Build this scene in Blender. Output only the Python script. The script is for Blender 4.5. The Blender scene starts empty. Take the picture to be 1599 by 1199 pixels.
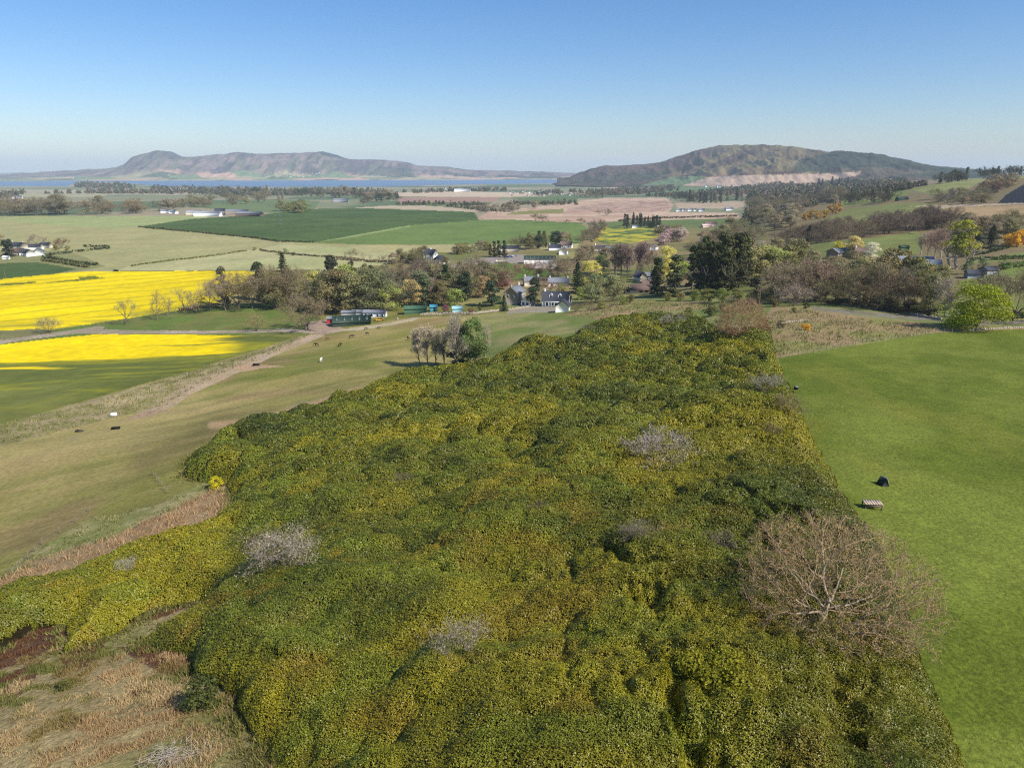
import bpy, math, random
import numpy as np
from mathutils import Vector
sc = bpy.context.scene
COL = sc.collection
# ------------------------------------------------------------------ camera, sky, sun
F = 1110.0; CX = 799.5; CY = 599.5
PITCH = math.radians(16.82); CAMZ = 110.0
cam = bpy.data.cameras.new('camera'); cam.sensor_width = 36; cam.lens = 36 * F / 1599
cam.clip_start = 1; cam.clip_end = 80000
co = bpy.data.objects.new('camera', cam); COL.objects.link(co)
co.location = (0, 0, CAMZ); co.rotation_euler = (math.pi / 2 - PITCH, 0, 0); sc.camera = co
SUN_AZ = math.radians(122); SUN_EL = math.radians(43)
w = bpy.data.worlds.new('World'); sc.world = w; w.use_nodes = True
nt = w.node_tree; bg = nt.nodes['Background']
sky = nt.nodes.new('ShaderNodeTexSky'); sky.sky_type = 'NISHITA'; sky.sun_disc = False
sky.sun_elevation = SUN_EL; sky.sun_rotation = SUN_AZ; sky.altitude = 100
sky.air_density = 1.0; sky.dust_density = 0.5; sky.ozone_density = 2.5
hs = nt.nodes.new('ShaderNodeHueSaturation'); hs.inputs['Saturation'].default_value = 1.22
vm = nt.nodes.new('ShaderNodeVectorMath'); vm.operation = 'MULTIPLY'; vm.inputs[1].default_value = (0.92, 0.97, 1.11)
nt.links.new(sky.outputs[0], vm.inputs[0]); nt.links.new(vm.outputs[0], hs.inputs['Color']); nt.links.new(hs.outputs[0], bg.inputs[0]); bg.inputs[1].default_value = 0.1
sl = bpy.data.lights.new('sun', 'SUN'); sl.energy = 4.5; sl.angle = math.radians(0.53); sl.color = (1, 0.95, 0.86)
so = bpy.data.objects.new('sun', sl); COL.objects.link(so)
ts = Vector((math.sin(SUN_AZ) * math.cos(SUN_EL), math.cos(SUN_AZ) * math.cos(SUN_EL), math.sin(SUN_EL)))
so.rotation_euler = (-ts).to_track_quat('-Z', 'Y').to_euler(); so.location = (200, 0, 300)
sc.view_settings.view_transform = 'Standard'; sc.view_settings.look = 'None'
sc.view_settings.exposure = 0.31; sc.view_settings.gamma = 1
cy = sc.cycles
cy.max_bounces = 5; cy.diffuse_bounces = 2; cy.glossy_bounces = 2; cy.transmission_bounces = 2
cy.use_denoising = False; cy.filter_width = 1.2
cy.volume_bounces = 1; cy.transparent_max_bounces = 4; cy.caustics_reflective = False; cy.caustics_refractive = False

R = np.random.RandomState(7)
random.seed(7)
# ------------------------------------------------------------------ helpers
def C(r, g, b, k=1.0):
    c = np.array([r, g, b]) / 255.0
    return np.where(c <= 0.04045, c / 12.92, ((c + 0.055) / 1.055) ** 2.4) * k

def _h(i, j, s):
    n = (i.astype(np.int64) * 374761393 + j.astype(np.int64) * 668265263 + s * 1442695041) & 0xffffffff
    n = ((n ^ (n >> 13)) * 1274126177) & 0xffffffff
    n = (n ^ (n >> 16)) & 0xffffffff
    return n / 4294967295.0
def vnoise(x, y, s=0):
    i = np.floor(x); j = np.floor(y); fx = x - i; fy = y - j
    fx = fx * fx * (3 - 2 * fx); fy = fy * fy * (3 - 2 * fy)
    a = _h(i, j, s); b = _h(i + 1, j, s); c = _h(i, j + 1, s); d = _h(i + 1, j + 1, s)
    return (a + (b - a) * fx) * (1 - fy) + (c + (d - c) * fx) * fy
def fbm(x, y, o=3, s=0):
    t = 0; a = 0.5; n = 0
    for k in range(o):
        t = t + a * vnoise(x * 2 ** k + 17 * k, y * 2 ** k + 5 * k, s + k); n += a; a *= 0.5
    return t / n
def sstep(a, b, x):
    t = np.clip((x - a) / (b - a), 0, 1); return t * t * (3 - 2 * t)
def inpoly(x, y, P):
    P = np.asarray(P, float)
    ok = (x >= P[:, 0].min()) & (x <= P[:, 0].max()) & (y >= P[:, 1].min()) & (y <= P[:, 1].max())
    out = np.zeros(x.shape, bool)
    idx = np.nonzero(ok)
    xs = x[idx]; ys = y[idx]; r = np.zeros(xs.shape, bool)
    n = len(P)
    for k in range(n):
        x0, y0 = P[k]; x1, y1 = P[(k + 1) % n]
        if y0 == y1: continue
        c = (y0 > ys) != (y1 > ys)
        r ^= c & (xs < (x1 - x0) * (ys - y0) / (y1 - y0) + x0)
    out[idx] = r
    return out
def segdist(x, y, P, closed=True):
    P = np.asarray(P, float); d = np.full(x.shape, 1e9); n = len(P)
    for k in range(n if closed else n - 1):
        a = P[k]; b = P[(k + 1) % n]; v = b - a; L = max(v @ v, 1e-9)
        t = np.clip(((x - a[0]) * v[0] + (y - a[1]) * v[1]) / L, 0, 1)
        d = np.minimum(d, np.hypot(x - a[0] - t * v[0], y - a[1] - t * v[1]))
    return d

def ray(px, py):
    a = (px - CX) / F; b = (CY - py) / F
    return a, math.cos(PITCH) + b * math.sin(PITCH), -math.sin(PITCH) + b * math.cos(PITCH)
def project(x, y, z):
    dz = z - CAMZ
    f = y * math.cos(PITCH) - dz * math.sin(PITCH); u = y * math.sin(PITCH) + dz * math.cos(PITCH)
    return CX + F * x / f, CY - F * u / f

def mesh(name, V, faces, mats, attrs=None, midx=None, smooth=False):
    """faces: list of integer arrays (n,3) or (n,4); attrs: {name: per-vertex array}"""
    me = bpy.data.meshes.new(name)
    V = np.ascontiguousarray(V, dtype=np.float32)
    faces = [np.asarray(f, np.int32) for f in faces if len(f)]
    me.vertices.add(len(V)); me.vertices.foreach_set('co', V.ravel())
    li = np.concatenate([f.ravel() for f in faces])
    lt = np.concatenate([np.full(len(f), f.shape[1], np.int32) for f in faces])
    ls = np.concatenate([[0], np.cumsum(lt)[:-1]]).astype(np.int32)
    me.loops.add(len(li)); me.loops.foreach_set('vertex_index', li)
    me.polygons.add(len(lt)); me.polygons.foreach_set('loop_start', ls)
    if midx is not None: me.polygons.foreach_set('material_index', np.asarray(midx, np.int32))
    if smooth: me.polygons.foreach_set('use_smooth', np.ones(len(lt), bool))
    me.update(calc_edges=True)
    for k, v in (attrs or {}).items():
        v = np.asarray(v, np.float32)
        if v.ndim == 2:
            at = me.attributes.new(k, 'FLOAT_COLOR', 'POINT')
            v = np.concatenate([v, np.ones((len(v), 1), np.float32)], 1)
            at.data.foreach_set('color', v.ravel())
        else:
            at = me.attributes.new(k, 'FLOAT', 'POINT'); at.data.foreach_set('value', v)
    for m in (mats if isinstance(mats, (list, tuple)) else [mats]): me.materials.append(m)
    return me
def obj(name, me, parent=None, loc=None, color=None):
    o = bpy.data.objects.new(name, me); COL.objects.link(o)
    if parent is not None: o.parent = parent
    if loc is not None: o.location = loc
    if color is not None: o.color = (*[float(c) for c in color[:3]], 1)
    return o
def thing(name, label, cat, loc=(0, 0, 0), rz=0, s=1, group=None):
    o = bpy.data.objects.new(name, None); COL.objects.link(o)
    o.empty_display_size = 0.5
    o.location = loc; o.rotation_euler = (0, 0, rz); o.scale = (s, s, s) if np.isscalar(s) else s
    tag(o, label, cat, group); return o
def tag(o, label, cat, group=None):
    o['label'] = label; o['category'] = cat
    if group: o['group'] = group
def struct(name, me, kind='structure'):
    o = obj(name, me); o['kind'] = kind; return o

# ------------------------------------------------------------------ materials
def newmat(name):
    m = bpy.data.materials.new(name); m.use_nodes = True
    n = m.node_tree.nodes; l = m.node_tree.links
    return m, n, l, n['Principled BSDF']
def mathn(n, l, op, a, b):
    q = n.new('ShaderNodeMath'); q.operation = op
    for i, v in enumerate((a, b)):
        if hasattr(v, 'links'): l.new(v, q.inputs[i])
        else: q.inputs[i].default_value = v
    return q.outputs[0]
def vscale(n, l, col, f):
    q = n.new('ShaderNodeVectorMath'); q.operation = 'SCALE'
    l.new(col, q.inputs[0])
    if hasattr(f, 'links'): l.new(f, q.inputs['Scale'])
    else: q.inputs['Scale'].default_value = f
    return q.outputs[0]
def noise(n, l, scale, detail=3, coord=None, rough=0.55):
    t = n.new('ShaderNodeTexNoise'); t.inputs['Scale'].default_value = scale
    t.inputs['Detail'].default_value = detail; t.inputs['Roughness'].default_value = rough
    if coord is None:
        g = n.new('ShaderNodeNewGeometry'); coord = g.outputs['Position']
    l.new(coord, t.inputs['Vector']); return t.outputs['Fac']
def rng(n, l, v, a, b, c, d):
    q = n.new('ShaderNodeMapRange'); q.inputs[1].default_value = a; q.inputs[2].default_value = b
    q.inputs[3].default_value = c; q.inputs[4].default_value = d; l.new(v, q.inputs[0]); return q.outputs[0]

def land_material(name, s1, s2, a1, a2, bump=0.0, bscale=3.0, rough=0.95):
    m, n, l, p = newmat(name)
    at = n.new('ShaderNodeAttribute'); at.attribute_name = 'Col'
    f = mathn(n, l, 'MULTIPLY', rng(n, l, noise(n, l, s1, 4), 0.3, 0.7, 1 - a1, 1 + a1), rng(n, l, noise(n, l, s2, 4), 0.3, 0.7, 1 - a2, 1 + a2))
    l.new(vscale(n, l, at.outputs['Color'], f), p.inputs['Base Color'])
    p.inputs['Roughness'].default_value = rough; p.inputs['Specular IOR Level'].default_value = 0.1
    if bump:
        b = n.new('ShaderNodeBump'); b.inputs['Strength'].default_value = 0.8; b.inputs['Distance'].default_value = bump
        l.new(noise(n, l, bscale, 5, rough=0.7), b.inputs['Height']); l.new(b.outputs[0], p.inputs['Normal'])
    return m
M_FAR = land_material('farmland', 0.02, 0.25, 0.10, 0.14)
M_PAST = land_material('pasture', 0.10, 1.3, 0.10, 0.22, 0.25, 1.2)
M_LAWN = land_material('short_grass', 0.5, 2.8, 0.12, 0.34, 0.28, 2.4)
M_ROUGH = land_material('rough_grass', 0.5, 3.0, 0.15, 0.4, 0.4, 1.6)

def leaf_material(name, transl=0.25, rough=0.6, spec=0.25, src='object'):
    m, n, l, p = newmat(name)
    at = n.new('ShaderNodeAttribute')
    if src == 'object':
        oi = n.new('ShaderNodeObjectInfo'); at.attribute_name = 'v'
        colr = vscale(n, l, oi.outputs['Color'], at.outputs['Fac'])
    else:
        at.attribute_name = 'Col'; colr = at.outputs['Color']
    l.new(colr, p.inputs['Base Color'])
    p.inputs['Roughness'].default_value = rough; p.inputs['Specular IOR Level'].default_value = spec
    if transl:
        t = n.new('ShaderNodeBsdfTranslucent'); l.new(colr, t.inputs['Color'])
        x = n.new('ShaderNodeMixShader'); x.inputs[0].default_value = transl
        l.new(p.outputs[0], x.inputs[1]); l.new(t.outputs[0], x.inputs[2])
        l.new(x.outputs[0], n['Material Output'].inputs['Surface'])
    return m
M_LEAF = leaf_material('leaf')
M_NEEDLE = leaf_material('needle', 0.08, 0.7, 0.15)
M_TWIG = leaf_material('twig', 0.0, 0.9, 0.05)
M_SHRUBLEAF = leaf_material('glossy_shrub_leaf', 0.18, 0.42, 0.4, 'attr')
M_BLADE = leaf_material('grass_blade', 0.2, 0.8, 0.1, 'attr')
def flat(name, rgb, rough=0.8, spec=0.2, var=0.12, scale=1.5, metal=0):
    m, n, l, p = newmat(name)
    tc = n.new('ShaderNodeTexCoord')
    f = rng(n, l, noise(n, l, scale, 4, tc.outputs['Object']), 0.3, 0.7, 1 - var, 1 + var)
    r = n.new('ShaderNodeRGB'); r.outputs[0].default_value = (*[float(x) for x in rgb], 1)
    l.new(vscale(n, l, r.outputs[0], f), p.inputs['Base Color'])
    p.inputs['Roughness'].default_value = rough; p.inputs['Specular IOR Level'].default_value = spec; p.inputs['Metallic'].default_value = metal
    return m
M_BARK = flat('bark', C(120, 108, 92), 0.95, 0.05, 0.3, 3)
M_PALEBARK = flat('pale_bark', C(180, 170, 152), 0.9, 0.05, 0.3, 3)
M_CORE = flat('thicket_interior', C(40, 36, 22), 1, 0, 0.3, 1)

# ------------------------------------------------------------------ terrain (heights from survey points: pixel x, pixel y, drop below the camera)
CP = [(800,1600,31),(0,1600,36),(1600,1600,31),
(-300,1199,42),(0,1199,37),(400,1199,34),(800,1199,31),(1200,1199,30),(1599,1199,31),(1900,1199,32),
(-300,1000,50),(0,1000,44),(300,1000,40),(800,1000,34),(1200,1000,31),(1599,1000,32),(1900,1000,33),
(-300,850,58),(0,900,51),(0,800,56),(0,690,61),(200,640,64),(0,600,68),(-300,650,66),
(280,740,53),(350,850,46),(500,800,44),(800,850,37),(1200,850,33),(1599,850,34),(1900,850,35),
(500,650,57),(640,585,60),(735,572,61.5),(800,700,44),(800,600,52),(800,545,58),(800,500,65),
(1000,600,46),(1000,700,39),(1000,530,50.5),(1000,490,56),(950,480,60),
(1200,700,36),(1200,600,40),(1200,540,42),(1200,500,44.5),(1400,700,36),(1400,540,42.5),(1599,600,39.5),(1599,520,42.5),(1599,700,37),(1900,600,39),(1900,520,42),
(1400,490,45),(1250,470,48.5),(1599,470,43),(1599,420,43),(1500,400,45),(1390,405,46.5),(1300,400,49),(1300,370,50),(1599,360,41),(1400,330,46),(1599,330,37),
(1500,310,37),(1500,285,22),(1599,275,13),(1450,290,28),(1300,320,62),(1200,350,64),(1200,320,75),(1200,290,80),(1900,420,40),(1900,330,32),(1900,275,6),
(1100,460,59),(1100,420,65),(1100,380,71),(1100,340,78),(1100,310,85),(1100,290,85),
(900,480,65),(900,430,70.5),(900,380,76),(900,340,80),(900,310,90),(900,290,104),
(700,490,68),(700,430,73),(700,380,77),(700,340,80),(700,310,92),(700,293,104),
(500,520,68),(500,450,73.5),(500,380,77),(500,340,80),(500,310,92),(500,295,103.5),
(300,520,70.5),(300,450,74.5),(300,380,77.5),(300,330,82),(300,310,92),(300,294,104),
(0,520,73),(0,450,76.5),(0,400,78),(0,340,84),(0,310,94),(0,294,104),
(-300,520,75),(-300,400,80),(-300,310,95),(-300,294,104)]
pu = []; pv = []; pz = []
for x, y, d in CP:
    a, dy, dz = ray(x, y); t = d / -dz; pu.append(a / dy); pv.append(math.log(t * dy)); pz.append(-d)
for u in (-1.2, -0.8, -0.4, 0, 0.4, 0.8, 1.2):
    for Y, d in ((6000, 106), (12000, 104), (22000, 100)):
        if u >= 0.4 and Y < 9000: d = 60
        pu.append(u); pv.append(math.log(Y)); pz.append(-d)
TSC = 2.2
pu = np.array(pu) * TSC; pv = np.array(pv); pz = np.array(pz, float)
def _phi(r2): return 0.5 * r2 * np.log(np.maximum(r2, 1e-12))
N = len(pu)
A = _phi((pu[:, None] - pu) ** 2 + (pv[:, None] - pv) ** 2) + np.eye(N) * 0.004
B = np.stack([np.ones(N), pu, pv], 1)
SOL = np.linalg.solve(np.block([[A, B], [B.T, np.zeros((3, 3))]]), np.concatenate([pz, np.zeros(3)]))
def tps(u, v):
    u = u * TSC
    out = SOL[N] + SOL[N + 1] * u + SOL[N + 2] * v
    for k in range(N): out = out + SOL[k] * _phi((u - pu[k]) ** 2 + (v - pv[k]) ** 2)
    return out
ynom = np.concatenate([np.arange(1800, 1200, -6), np.arange(1200, 600, -1.6), np.arange(600, 420, -0.85), np.arange(420, 300, -0.85), np.arange(300, 266.3, -0.5)])
dn = np.interp(ynom, [266, 290, 310, 340, 400, 450, 520, 600, 700, 850, 1000, 1199, 1800], [105, 105, 92, 80, 76, 71, 63, 53, 46, 38, 33.5, 31, 31])
rows = dn / np.tan(PITCH + np.arctan((ynom - CY) / F))
rows = rows[rows < 22000]; rows = np.maximum.accumulate(rows); rows = rows[np.concatenate([[True], np.diff(rows) > 0.01])]
US = np.concatenate([np.arange(-1.4, -0.93, 0.02), np.arange(-0.93, 0.93, 0.0017), np.arange(0.93, 1.42, 0.02)])
cu = np.linspace(-1.42, 1.44, 150); cv = np.linspace(math.log(rows[0]) - .01, math.log(rows[-1]) + .01, 170)
UU, VV = np.meshgrid(cu, cv); ZC = tps(UU.ravel(), VV.ravel()).reshape(UU.shape)
def tz_coarse(u, v):
    fu = np.clip((u - cu[0]) / (cu[1] - cu[0]), 0, len(cu) - 1.001); fv = np.clip((v - cv[0]) / (cv[1] - cv[0]), 0, len(cv) - 1.001)
    i = fu.astype(int); j = fv.astype(int); a = fu - i; b = fv - j
    return (ZC[j, i] * (1 - a) + ZC[j, i + 1] * a) * (1 - b) + (ZC[j + 1, i] * (1 - a) + ZC[j + 1, i + 1] * a) * b
LAKE = -105.5
def py2Y(y, drop): return drop / np.tan(PITCH + np.arctan((y - CY) / F))
shN = np.array([(-400, 291.5), (100, 291), (108, 287.5), (120, 284.6), (180, 285), (215, 288), (240, 291), (400, 292), (600, 291.5), (640, 290), (720, 288.5), (865, 286.5), (900, 280)])
shF = np.array([(-400, 284.5), (0, 284.3), (200, 283.5), (215, 283), (420, 282.5), (600, 281.5), (700, 281), (865, 280), (900, 280)])
def lake_mask(X, Y):
    px = CX + F * X / Y * 1.045
    return (px < 890) & (Y > py2Y(np.interp(px, shN[:, 0], shN[:, 1]), 105.5)) & (Y < py2Y(np.interp(px, shF[:, 0], shF[:, 1]), 105.5) + 300)
def terrain(X, Y):
    Ys = np.maximum(Y, rows[0]); u = X / Ys; v = np.log(Ys)
    z = tz_coarse(u, v)
    z = z + (fbm(X / 45, Y / 45, 3, 3) - 0.5) * 1.8 * np.clip(Y / 150, 0.3, 1.5) + (fbm(X / 7, Y / 7, 2, 9) - 0.5) * 0.35
    lm = lake_mask(X, Y)
    return np.where(lm, np.minimum(z, LAKE - 2), np.where(Y > 3800, np.maximum(z, LAKE + 0.6), z)) + CAMZ
GX = rows[:, None] * US[None, :]; GY = np.repeat(rows[:, None], len(US), 1)
GZ = terrain(GX, GY)
PXX, PYY = project(GX, GY, GZ)
def G(px, py, h=0.0):
    """where the line of sight through a pixel of the photograph first meets the ground (or a surface h above it)"""
    a, dy, dz = ray(px, py); u = a / dy
    X = rows * u; z = terrain(X, rows) + h; r = CAMZ + rows * dz / dy
    k = np.nonzero(z >= r)[0]
    k = k[0] if len(k) else len(rows) - 1
    if rows[k] > 3000 and px > 1240:        # just over the brow of the hillside: stand on the brow
        near = rows < 2500; k = int(np.argmin(np.where(near, r - z, 1e9))); return Vector((X[k], rows[k], z[k] - h))
    if k == 0: return Vector((X[0], rows[0], z[0] - h))
    d0 = r[k - 1] - z[k - 1]; d1 = z[k] - r[k]; t = d0 / (d0 + d1 + 1e-9)
    Y = rows[k - 1] + (rows[k] - rows[k - 1]) * t
    return Vector((Y * u, Y, float(terrain(np.array([Y * u]), np.array([Y]))[0])))
def gz(x, y): return float(terrain(np.array([float(x)]), np.array([float(y)]))[0])
def slant(p): return math.sqrt(p.x ** 2 + p.y ** 2 + (p.z - CAMZ) ** 2)

# ------------------------------------------------------------------ fields, roads and rough land, painted by outline
wx = (fbm(PXX / 9, PYY / 4, 2, 31) - 0.5) * np.interp(PYY, [280, 560, 700], [0.6, 1.2, 3.0]); wy = (fbm(PXX / 9, PYY / 4, 2, 37) - 0.5) * np.interp(PYY, [280, 400, 560, 700], [0.2, 0.5, 1.0, 3.5])
QX = PXX + wx; QY = PYY + wy
n_big = fbm(GX / 60, GY / 60, 4, 1); n_mid = fbm(GX / 14, GY / 14, 4, 2); n_sm = fbm(GX / 3.2, GY / 3.2, 3, 4)
n_far = fbm(GX / 400, GY / 700, 4, 5)
col = np.zeros(GX.shape + (3,)); cls = np.zeros(GX.shape, int); NAMES = ['ground']; MATS = [M_PAST]
def mixc(a, b, t): return a + (b - a) * np.clip(t, 0, 1)[..., None]
# default: pasture, becoming the patchwork plain far off
past = mixc(C(126, 122, 60), C(162, 146, 92), sstep(0.35, 0.65, n_big) * 0.8 + (n_mid - 0.5) * 0.8)
past = mixc(past, C(108, 114, 50), sstep(0.52, 0.7, fbm(GX / 33 + 9, GY / 33, 3, 12)) * 0.7)
past = mixc(past, C(136, 112, 78), sstep(0.6, 0.75, fbm(GX / 24 + 40, GY / 24, 3, 21)) * 0.55)
hillg = mixc(C(112, 122, 62), C(140, 134, 84), sstep(0.4, 0.7, n_mid) )
stk = fbm((GX * .8 + GY * .6) / 40, (GX * .6 - GY * .8) / 4, 4, 23); past = mixc(past, C(168, 144, 96), sstep(.5, .68, stk) * .42); past = mixc(past, C(104, 98, 58), sstep(.47, .3, stk) * .35)
past = mixc(past, hillg, sstep(680, 780, PXX) * sstep(620, 560, PYY))
plain = mixc(C(126, 128, 96), C(150, 138, 112), sstep(0.4, 0.6, n_far))
plain = mixc(plain, C(92, 108, 76), sstep(0.5, 0.62, fbm(GX / 300 + 7, GY / 500, 3, 15)))
col[:] = mixc(past, plain, sstep(370, 340, PYY))
mid = mixc(C(110, 112, 62), C(140, 122, 84), sstep(0.35, 0.65, n_big))
t = sstep(480, 440, PYY) * sstep(345, 370, PYY) * sstep(600, 640, PXX); col[:] = mixc(col, mid, t)
rs = sstep(1150, 1230, PXX) * sstep(480, 440, PYY); col[:] = mixc(col, mixc(C(120, 112, 70), C(126, 106, 82), n_mid), rs)

def paint(poly, c, name=None, mat=None, c2=None, nz=None, var=0.25, rows_=None):
    mk = inpoly(QX, QY, poly)
    if not mk.any(): return mk
    cc = np.broadcast_to(np.asarray(c, float), (mk.sum(), 3))
    if c2 is not None: cc = mixc(cc, np.asarray(c2, float), sstep(0.38, 0.62, (n_big if nz is None else nz)[mk]))
    f = 1 + var * ((n_mid[mk] - 0.5) * 0.8 + (n_sm[mk] - 0.5) * 0.6)
    if rows_ is not None:      # tramlines: (direction pixel a, pixel b, spacing m, width m, strength, colour)
        pa, pb, sp, wd, st, cr = rows_
        A_ = G(*pa); B_ = G(*pb); d = (B_ - A_).normalized(); nx, ny = -d.y, d.x
        q = (GX[mk] * nx + GY[mk] * ny) / sp + (n_big[mk] - 0.5) * 0.25; q = np.abs(q - np.round(q)) * sp
        cc = mixc(cc, cr, np.clip(1.4 - q / wd, 0, 1) * st * sstep(0.1, 0.45, n_mid[mk]))
    col[mk] = cc * f[:, None]
    if name:
        if name not in NAMES: NAMES.append(name); MATS.append(mat or M_FAR)
        cls[mk] = NAMES.index(name)
    return mk
PALE = C(154, 149, 100); TAN = C(160, 152, 104); DKG = C(70, 88, 44); MDG = C(98, 116, 58); BRN = C(172, 142, 118); PINK = C(178, 152, 130)
# far plain
paint([(0,296),(230,297),(420,300),(300,304),(0,305)], C(150,142,116), 'farmland', c2=C(168,155,128))
paint([(0,309),(35,311),(20,320),(0,323)], C(168,140,120), 'farmland')
paint([(15,302),(180,302),(150,308),(20,308)], C(160,152,118), 'farmland')
paint([(270,322),(420,312),(500,314),(490,330),(440,334),(330,326)], C(104,118,76), 'farmland')
paint([(612,301),(700,299),(830,301),(840,306),(780,308),(620,307)], C(188,168,140), 'farmland')
paint([(620,308),(780,308),(775,315),(625,319)], C(156,124,106), 'farmland')
paint([(560,324),(640,320),(760,324),(738,331),(600,328)], C(92,108,66), 'farmland')
paint([(535,326),(600,321.5),(660,321),(745,327),(745,331),(640,331)], C(176,158,130), 'farmland')
paint([(640,316),(770,316),(760,321),(640,320.5)], C(96,108,66), 'farmland')
paint([(800,309),(905,306),(900,317),(820,318)], C(92,108,66), 'farmland')
paint([(745,341),(760,332),(850,322),(945,309),(1040,309),(1052,320),(1045,331),(1152,333),(1155,342),(960,346),(855,349),(800,344)], BRN, 'ploughed_field', c2=C(186,160,134))
paint([(885,326),(975,313),(1042,314),(1046,330),(960,333),(885,332)], C(152,124,108), 'ploughed_field', c2=C(176,146,124), nz=n_mid)
paint([(800,331),(880,326),(880,333),(790,336)], C(128,124,72), 'farmland')
paint([(1055,316),(1165,314),(1160,326),(1058,326)], C(170,150,124), 'ploughed_field')
paint([(960,346),(1152,341),(1140,350),(1060,353),(1010,358),(925,362),(930,350)], C(98,112,62), 'farmland')
paint([(925,376),(945,354),(1010,357),(1060,360),(1030,368),(1010,376),(960,383)], C(84,104,54), 'farmland', c2=C(176,164,56), nz=n_mid)
paint([(1066,288),(1110,277),(1275,272),(1340,268),(1330,276),(1280,283),(1150,286)], C(182,150,128), 'farmland')
paint([(1010,286),(1060,274),(1105,276),(1070,288)], C(108,118,86), 'farmland')
paint([(1010,300),(1060,292),(1180,290),(1180,296),(1020,306)], C(96,116,78), 'farmland')
paint([(940,292),(1010,284),(1030,284),(960,295)], C(172,152,128), 'farmland')
# the big left fields
m = paint([(-400,338),(0,338),(300,337),(345,340),(215,354),(345,366),(437,378),(560,382),(640,384),(640,400),(500,425),(-400,438)], PALE, 'crop_field', c2=TAN, var=0.15, rows_=((0,380),(400,385),9,1.2,0.18,C(140,150,96)))
paint([(0,339),(300,337.5),(345,340),(215,354),(180,357),(60,350),(0,343)], C(150,156,100), 'crop_field')
paint([(-400,392),(95,392),(130,400),(165,416),(120,424),(90,427),(-400,436)], C(132,130,84), 'ground')
paint([(200,416),(385,392),(440,382),(545,387),(625,400),(600,414),(470,424),(180,424)], C(170,164,116), 'crop_field', var=0.15, c2=C(158,158,106))
paint([(545,383),(640,383),(780,381),(905,380),(900,388),(640,396),(560,390)], C(164,154,106), 'crop_field')
paint([(180,423),(500,421),(500,425),(180,426)], C(108,104,60), 'ground')
paint([(215,354),(300,342),(400,336),(500,326),(560,325),(740,331),(748,344),(640,352),(490,379),(437,377),(345,366)], DKG, 'green_crop_field', c2=C(78,96,48), var=0.2, rows_=((437,340),(640,350),14,1.5,0.25,C(86,104,54)))
paint([(490,379),(560,366),(640,352),(750,344),(800,343),(905,348),(925,362),(905,380),(800,382),(560,382)], MDG, 'green_crop_field', c2=C(104,122,62), var=0.15, rows_=((560,372),(800,372),14,1.5,0.25,C(112,130,72)))
paint([(485,380),(545,369),(640,352.3),(640,353.5),(560,369)], C(142,150,92), 'green_crop_field')
paint([(-400,402),(0,411),(60,410),(120,420),(90,427),(0,437),(-400,446)], C(66,84,42), 'green_crop_field', c2=C(74,92,48))
# verge, rape, track
YEL = C(234, 204, 4); YEG = C(150, 148, 30)
rape = [(-400,446),(0,436),(90,427),(130,424),(385,423),(412,430),(345,472),(280,486),(180,503),(100,513),(75,516),(30,518),(0,516),(-400,540)]
paint(rape, YEL, 'rapeseed_field', c2=C(222,194,4), var=0.12, rows_=((0,489),(380,450),22,2.6,0.7,C(170,160,20)))
d = segdist(PXX, PYY, [(412,430),(345,472),(280,486),(180,503),(100,513),(0,516)], False)
mk = inpoly(QX, QY, rape); t = (1 - np.clip(d / 14, 0, 1)) * sstep(0.35, 0.6, n_mid + (fbm(GX / 40, GY / 8, 3, 77) - .5))
col[:] = np.where(mk[..., None], mixc(col, C(126, 128, 52), t * 0.9), col)
for q in ([(0,443),(55,440),(58,442),(0,447)], [(64,442.5),(120,436),(160,433),(165,434.5),(120,439)], [(122,433),(150,430.5),(155,433.5),(126,436.5)]):
    paint(q, C(112, 112, 30), 'rapeseed_field')
paint([(-400,545),(0,516),(75,516),(100,513),(160,503),(345,475),(480,474),(505,500),(500,520),(470,524),(150,522),(0,545)], C(112,114,60), 'ground', M_PAST, c2=C(96,112,50), nz=n_mid)
paint([(0,517),(60,513),(95,519),(20,530),(0,533)], C(120,116,74), 'ground')
crop = [(-400,545),(0,538),(150,522),(330,523),(460,525),(430,537),(300,578),(0,663),(-400,760)]
paint(crop, C(98, 104, 46), 'rapeseed_field', c2=C(114, 116, 56), var=0.3)
yb = np.interp(PXX, [0, 160, 330, 400], [572, 561, 550, 538]); fl = fbm(GX / 70, GY / 5, 4, 91)
t = sstep(-8, 6, yb - PYY + (fl - .5) * 66) * sstep(405, 340, PXX - (PYY - 540) * 1.2 + (fl - .5) * 110)
t2 = sstep(0.5, 0.66, fbm(GX / 60 + 3, GY / 6, 3, 95)) * sstep(670, 590, PYY + PXX * 0.13) * 0.6 + 0.3 * sstep(12, 3, segdist(PXX, PYY, [(0, 652), (300, 570), (430, 533)], False)) * sstep(.5, .7, n_mid)
mk = inpoly(QX, QY, crop)
col[:] = np.where(mk[..., None], mixc(mixc(col, C(150, 146, 34), t2), YEL * (0.9 + 0.2 * n_sm[..., None]), t), col)
for q in () and ([(60,528),(160,523),(300,525),(300,527),(160,526)], [(150,560),(330,545),(332,547),(150,563)], [(0,553),(120,541),(120,543),(0,556)]):
    mq = inpoly(QX, QY, q); col[mq] = mixc(col[mq], C(96, 104, 36), np.full(mq.sum(), .6))
paint([(-400,780),(0,664),(300,580),(430,538),(470,525),(478,528),(330,592),(245,636),(165,655),(0,697),(-400,800)], C(134,126,78), 'ground', M_ROUGH, c2=C(152,136,100), nz=n_sm, var=0.6)
GRAV = C(172, 156, 136)
paint([(-60,545),(0,531),(60,523),(100,517),(155,509),(165,511),(160,514),(210,516),(330,516.5),(450,513.5),(500,517),(500,521),(440,518),(330,521.5),(200,521.5),(120,521),(60,528),(0,537)], GRAV, 'track', M_ROUGH, c2=C(150, 136, 112), nz=n_mid)
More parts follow.
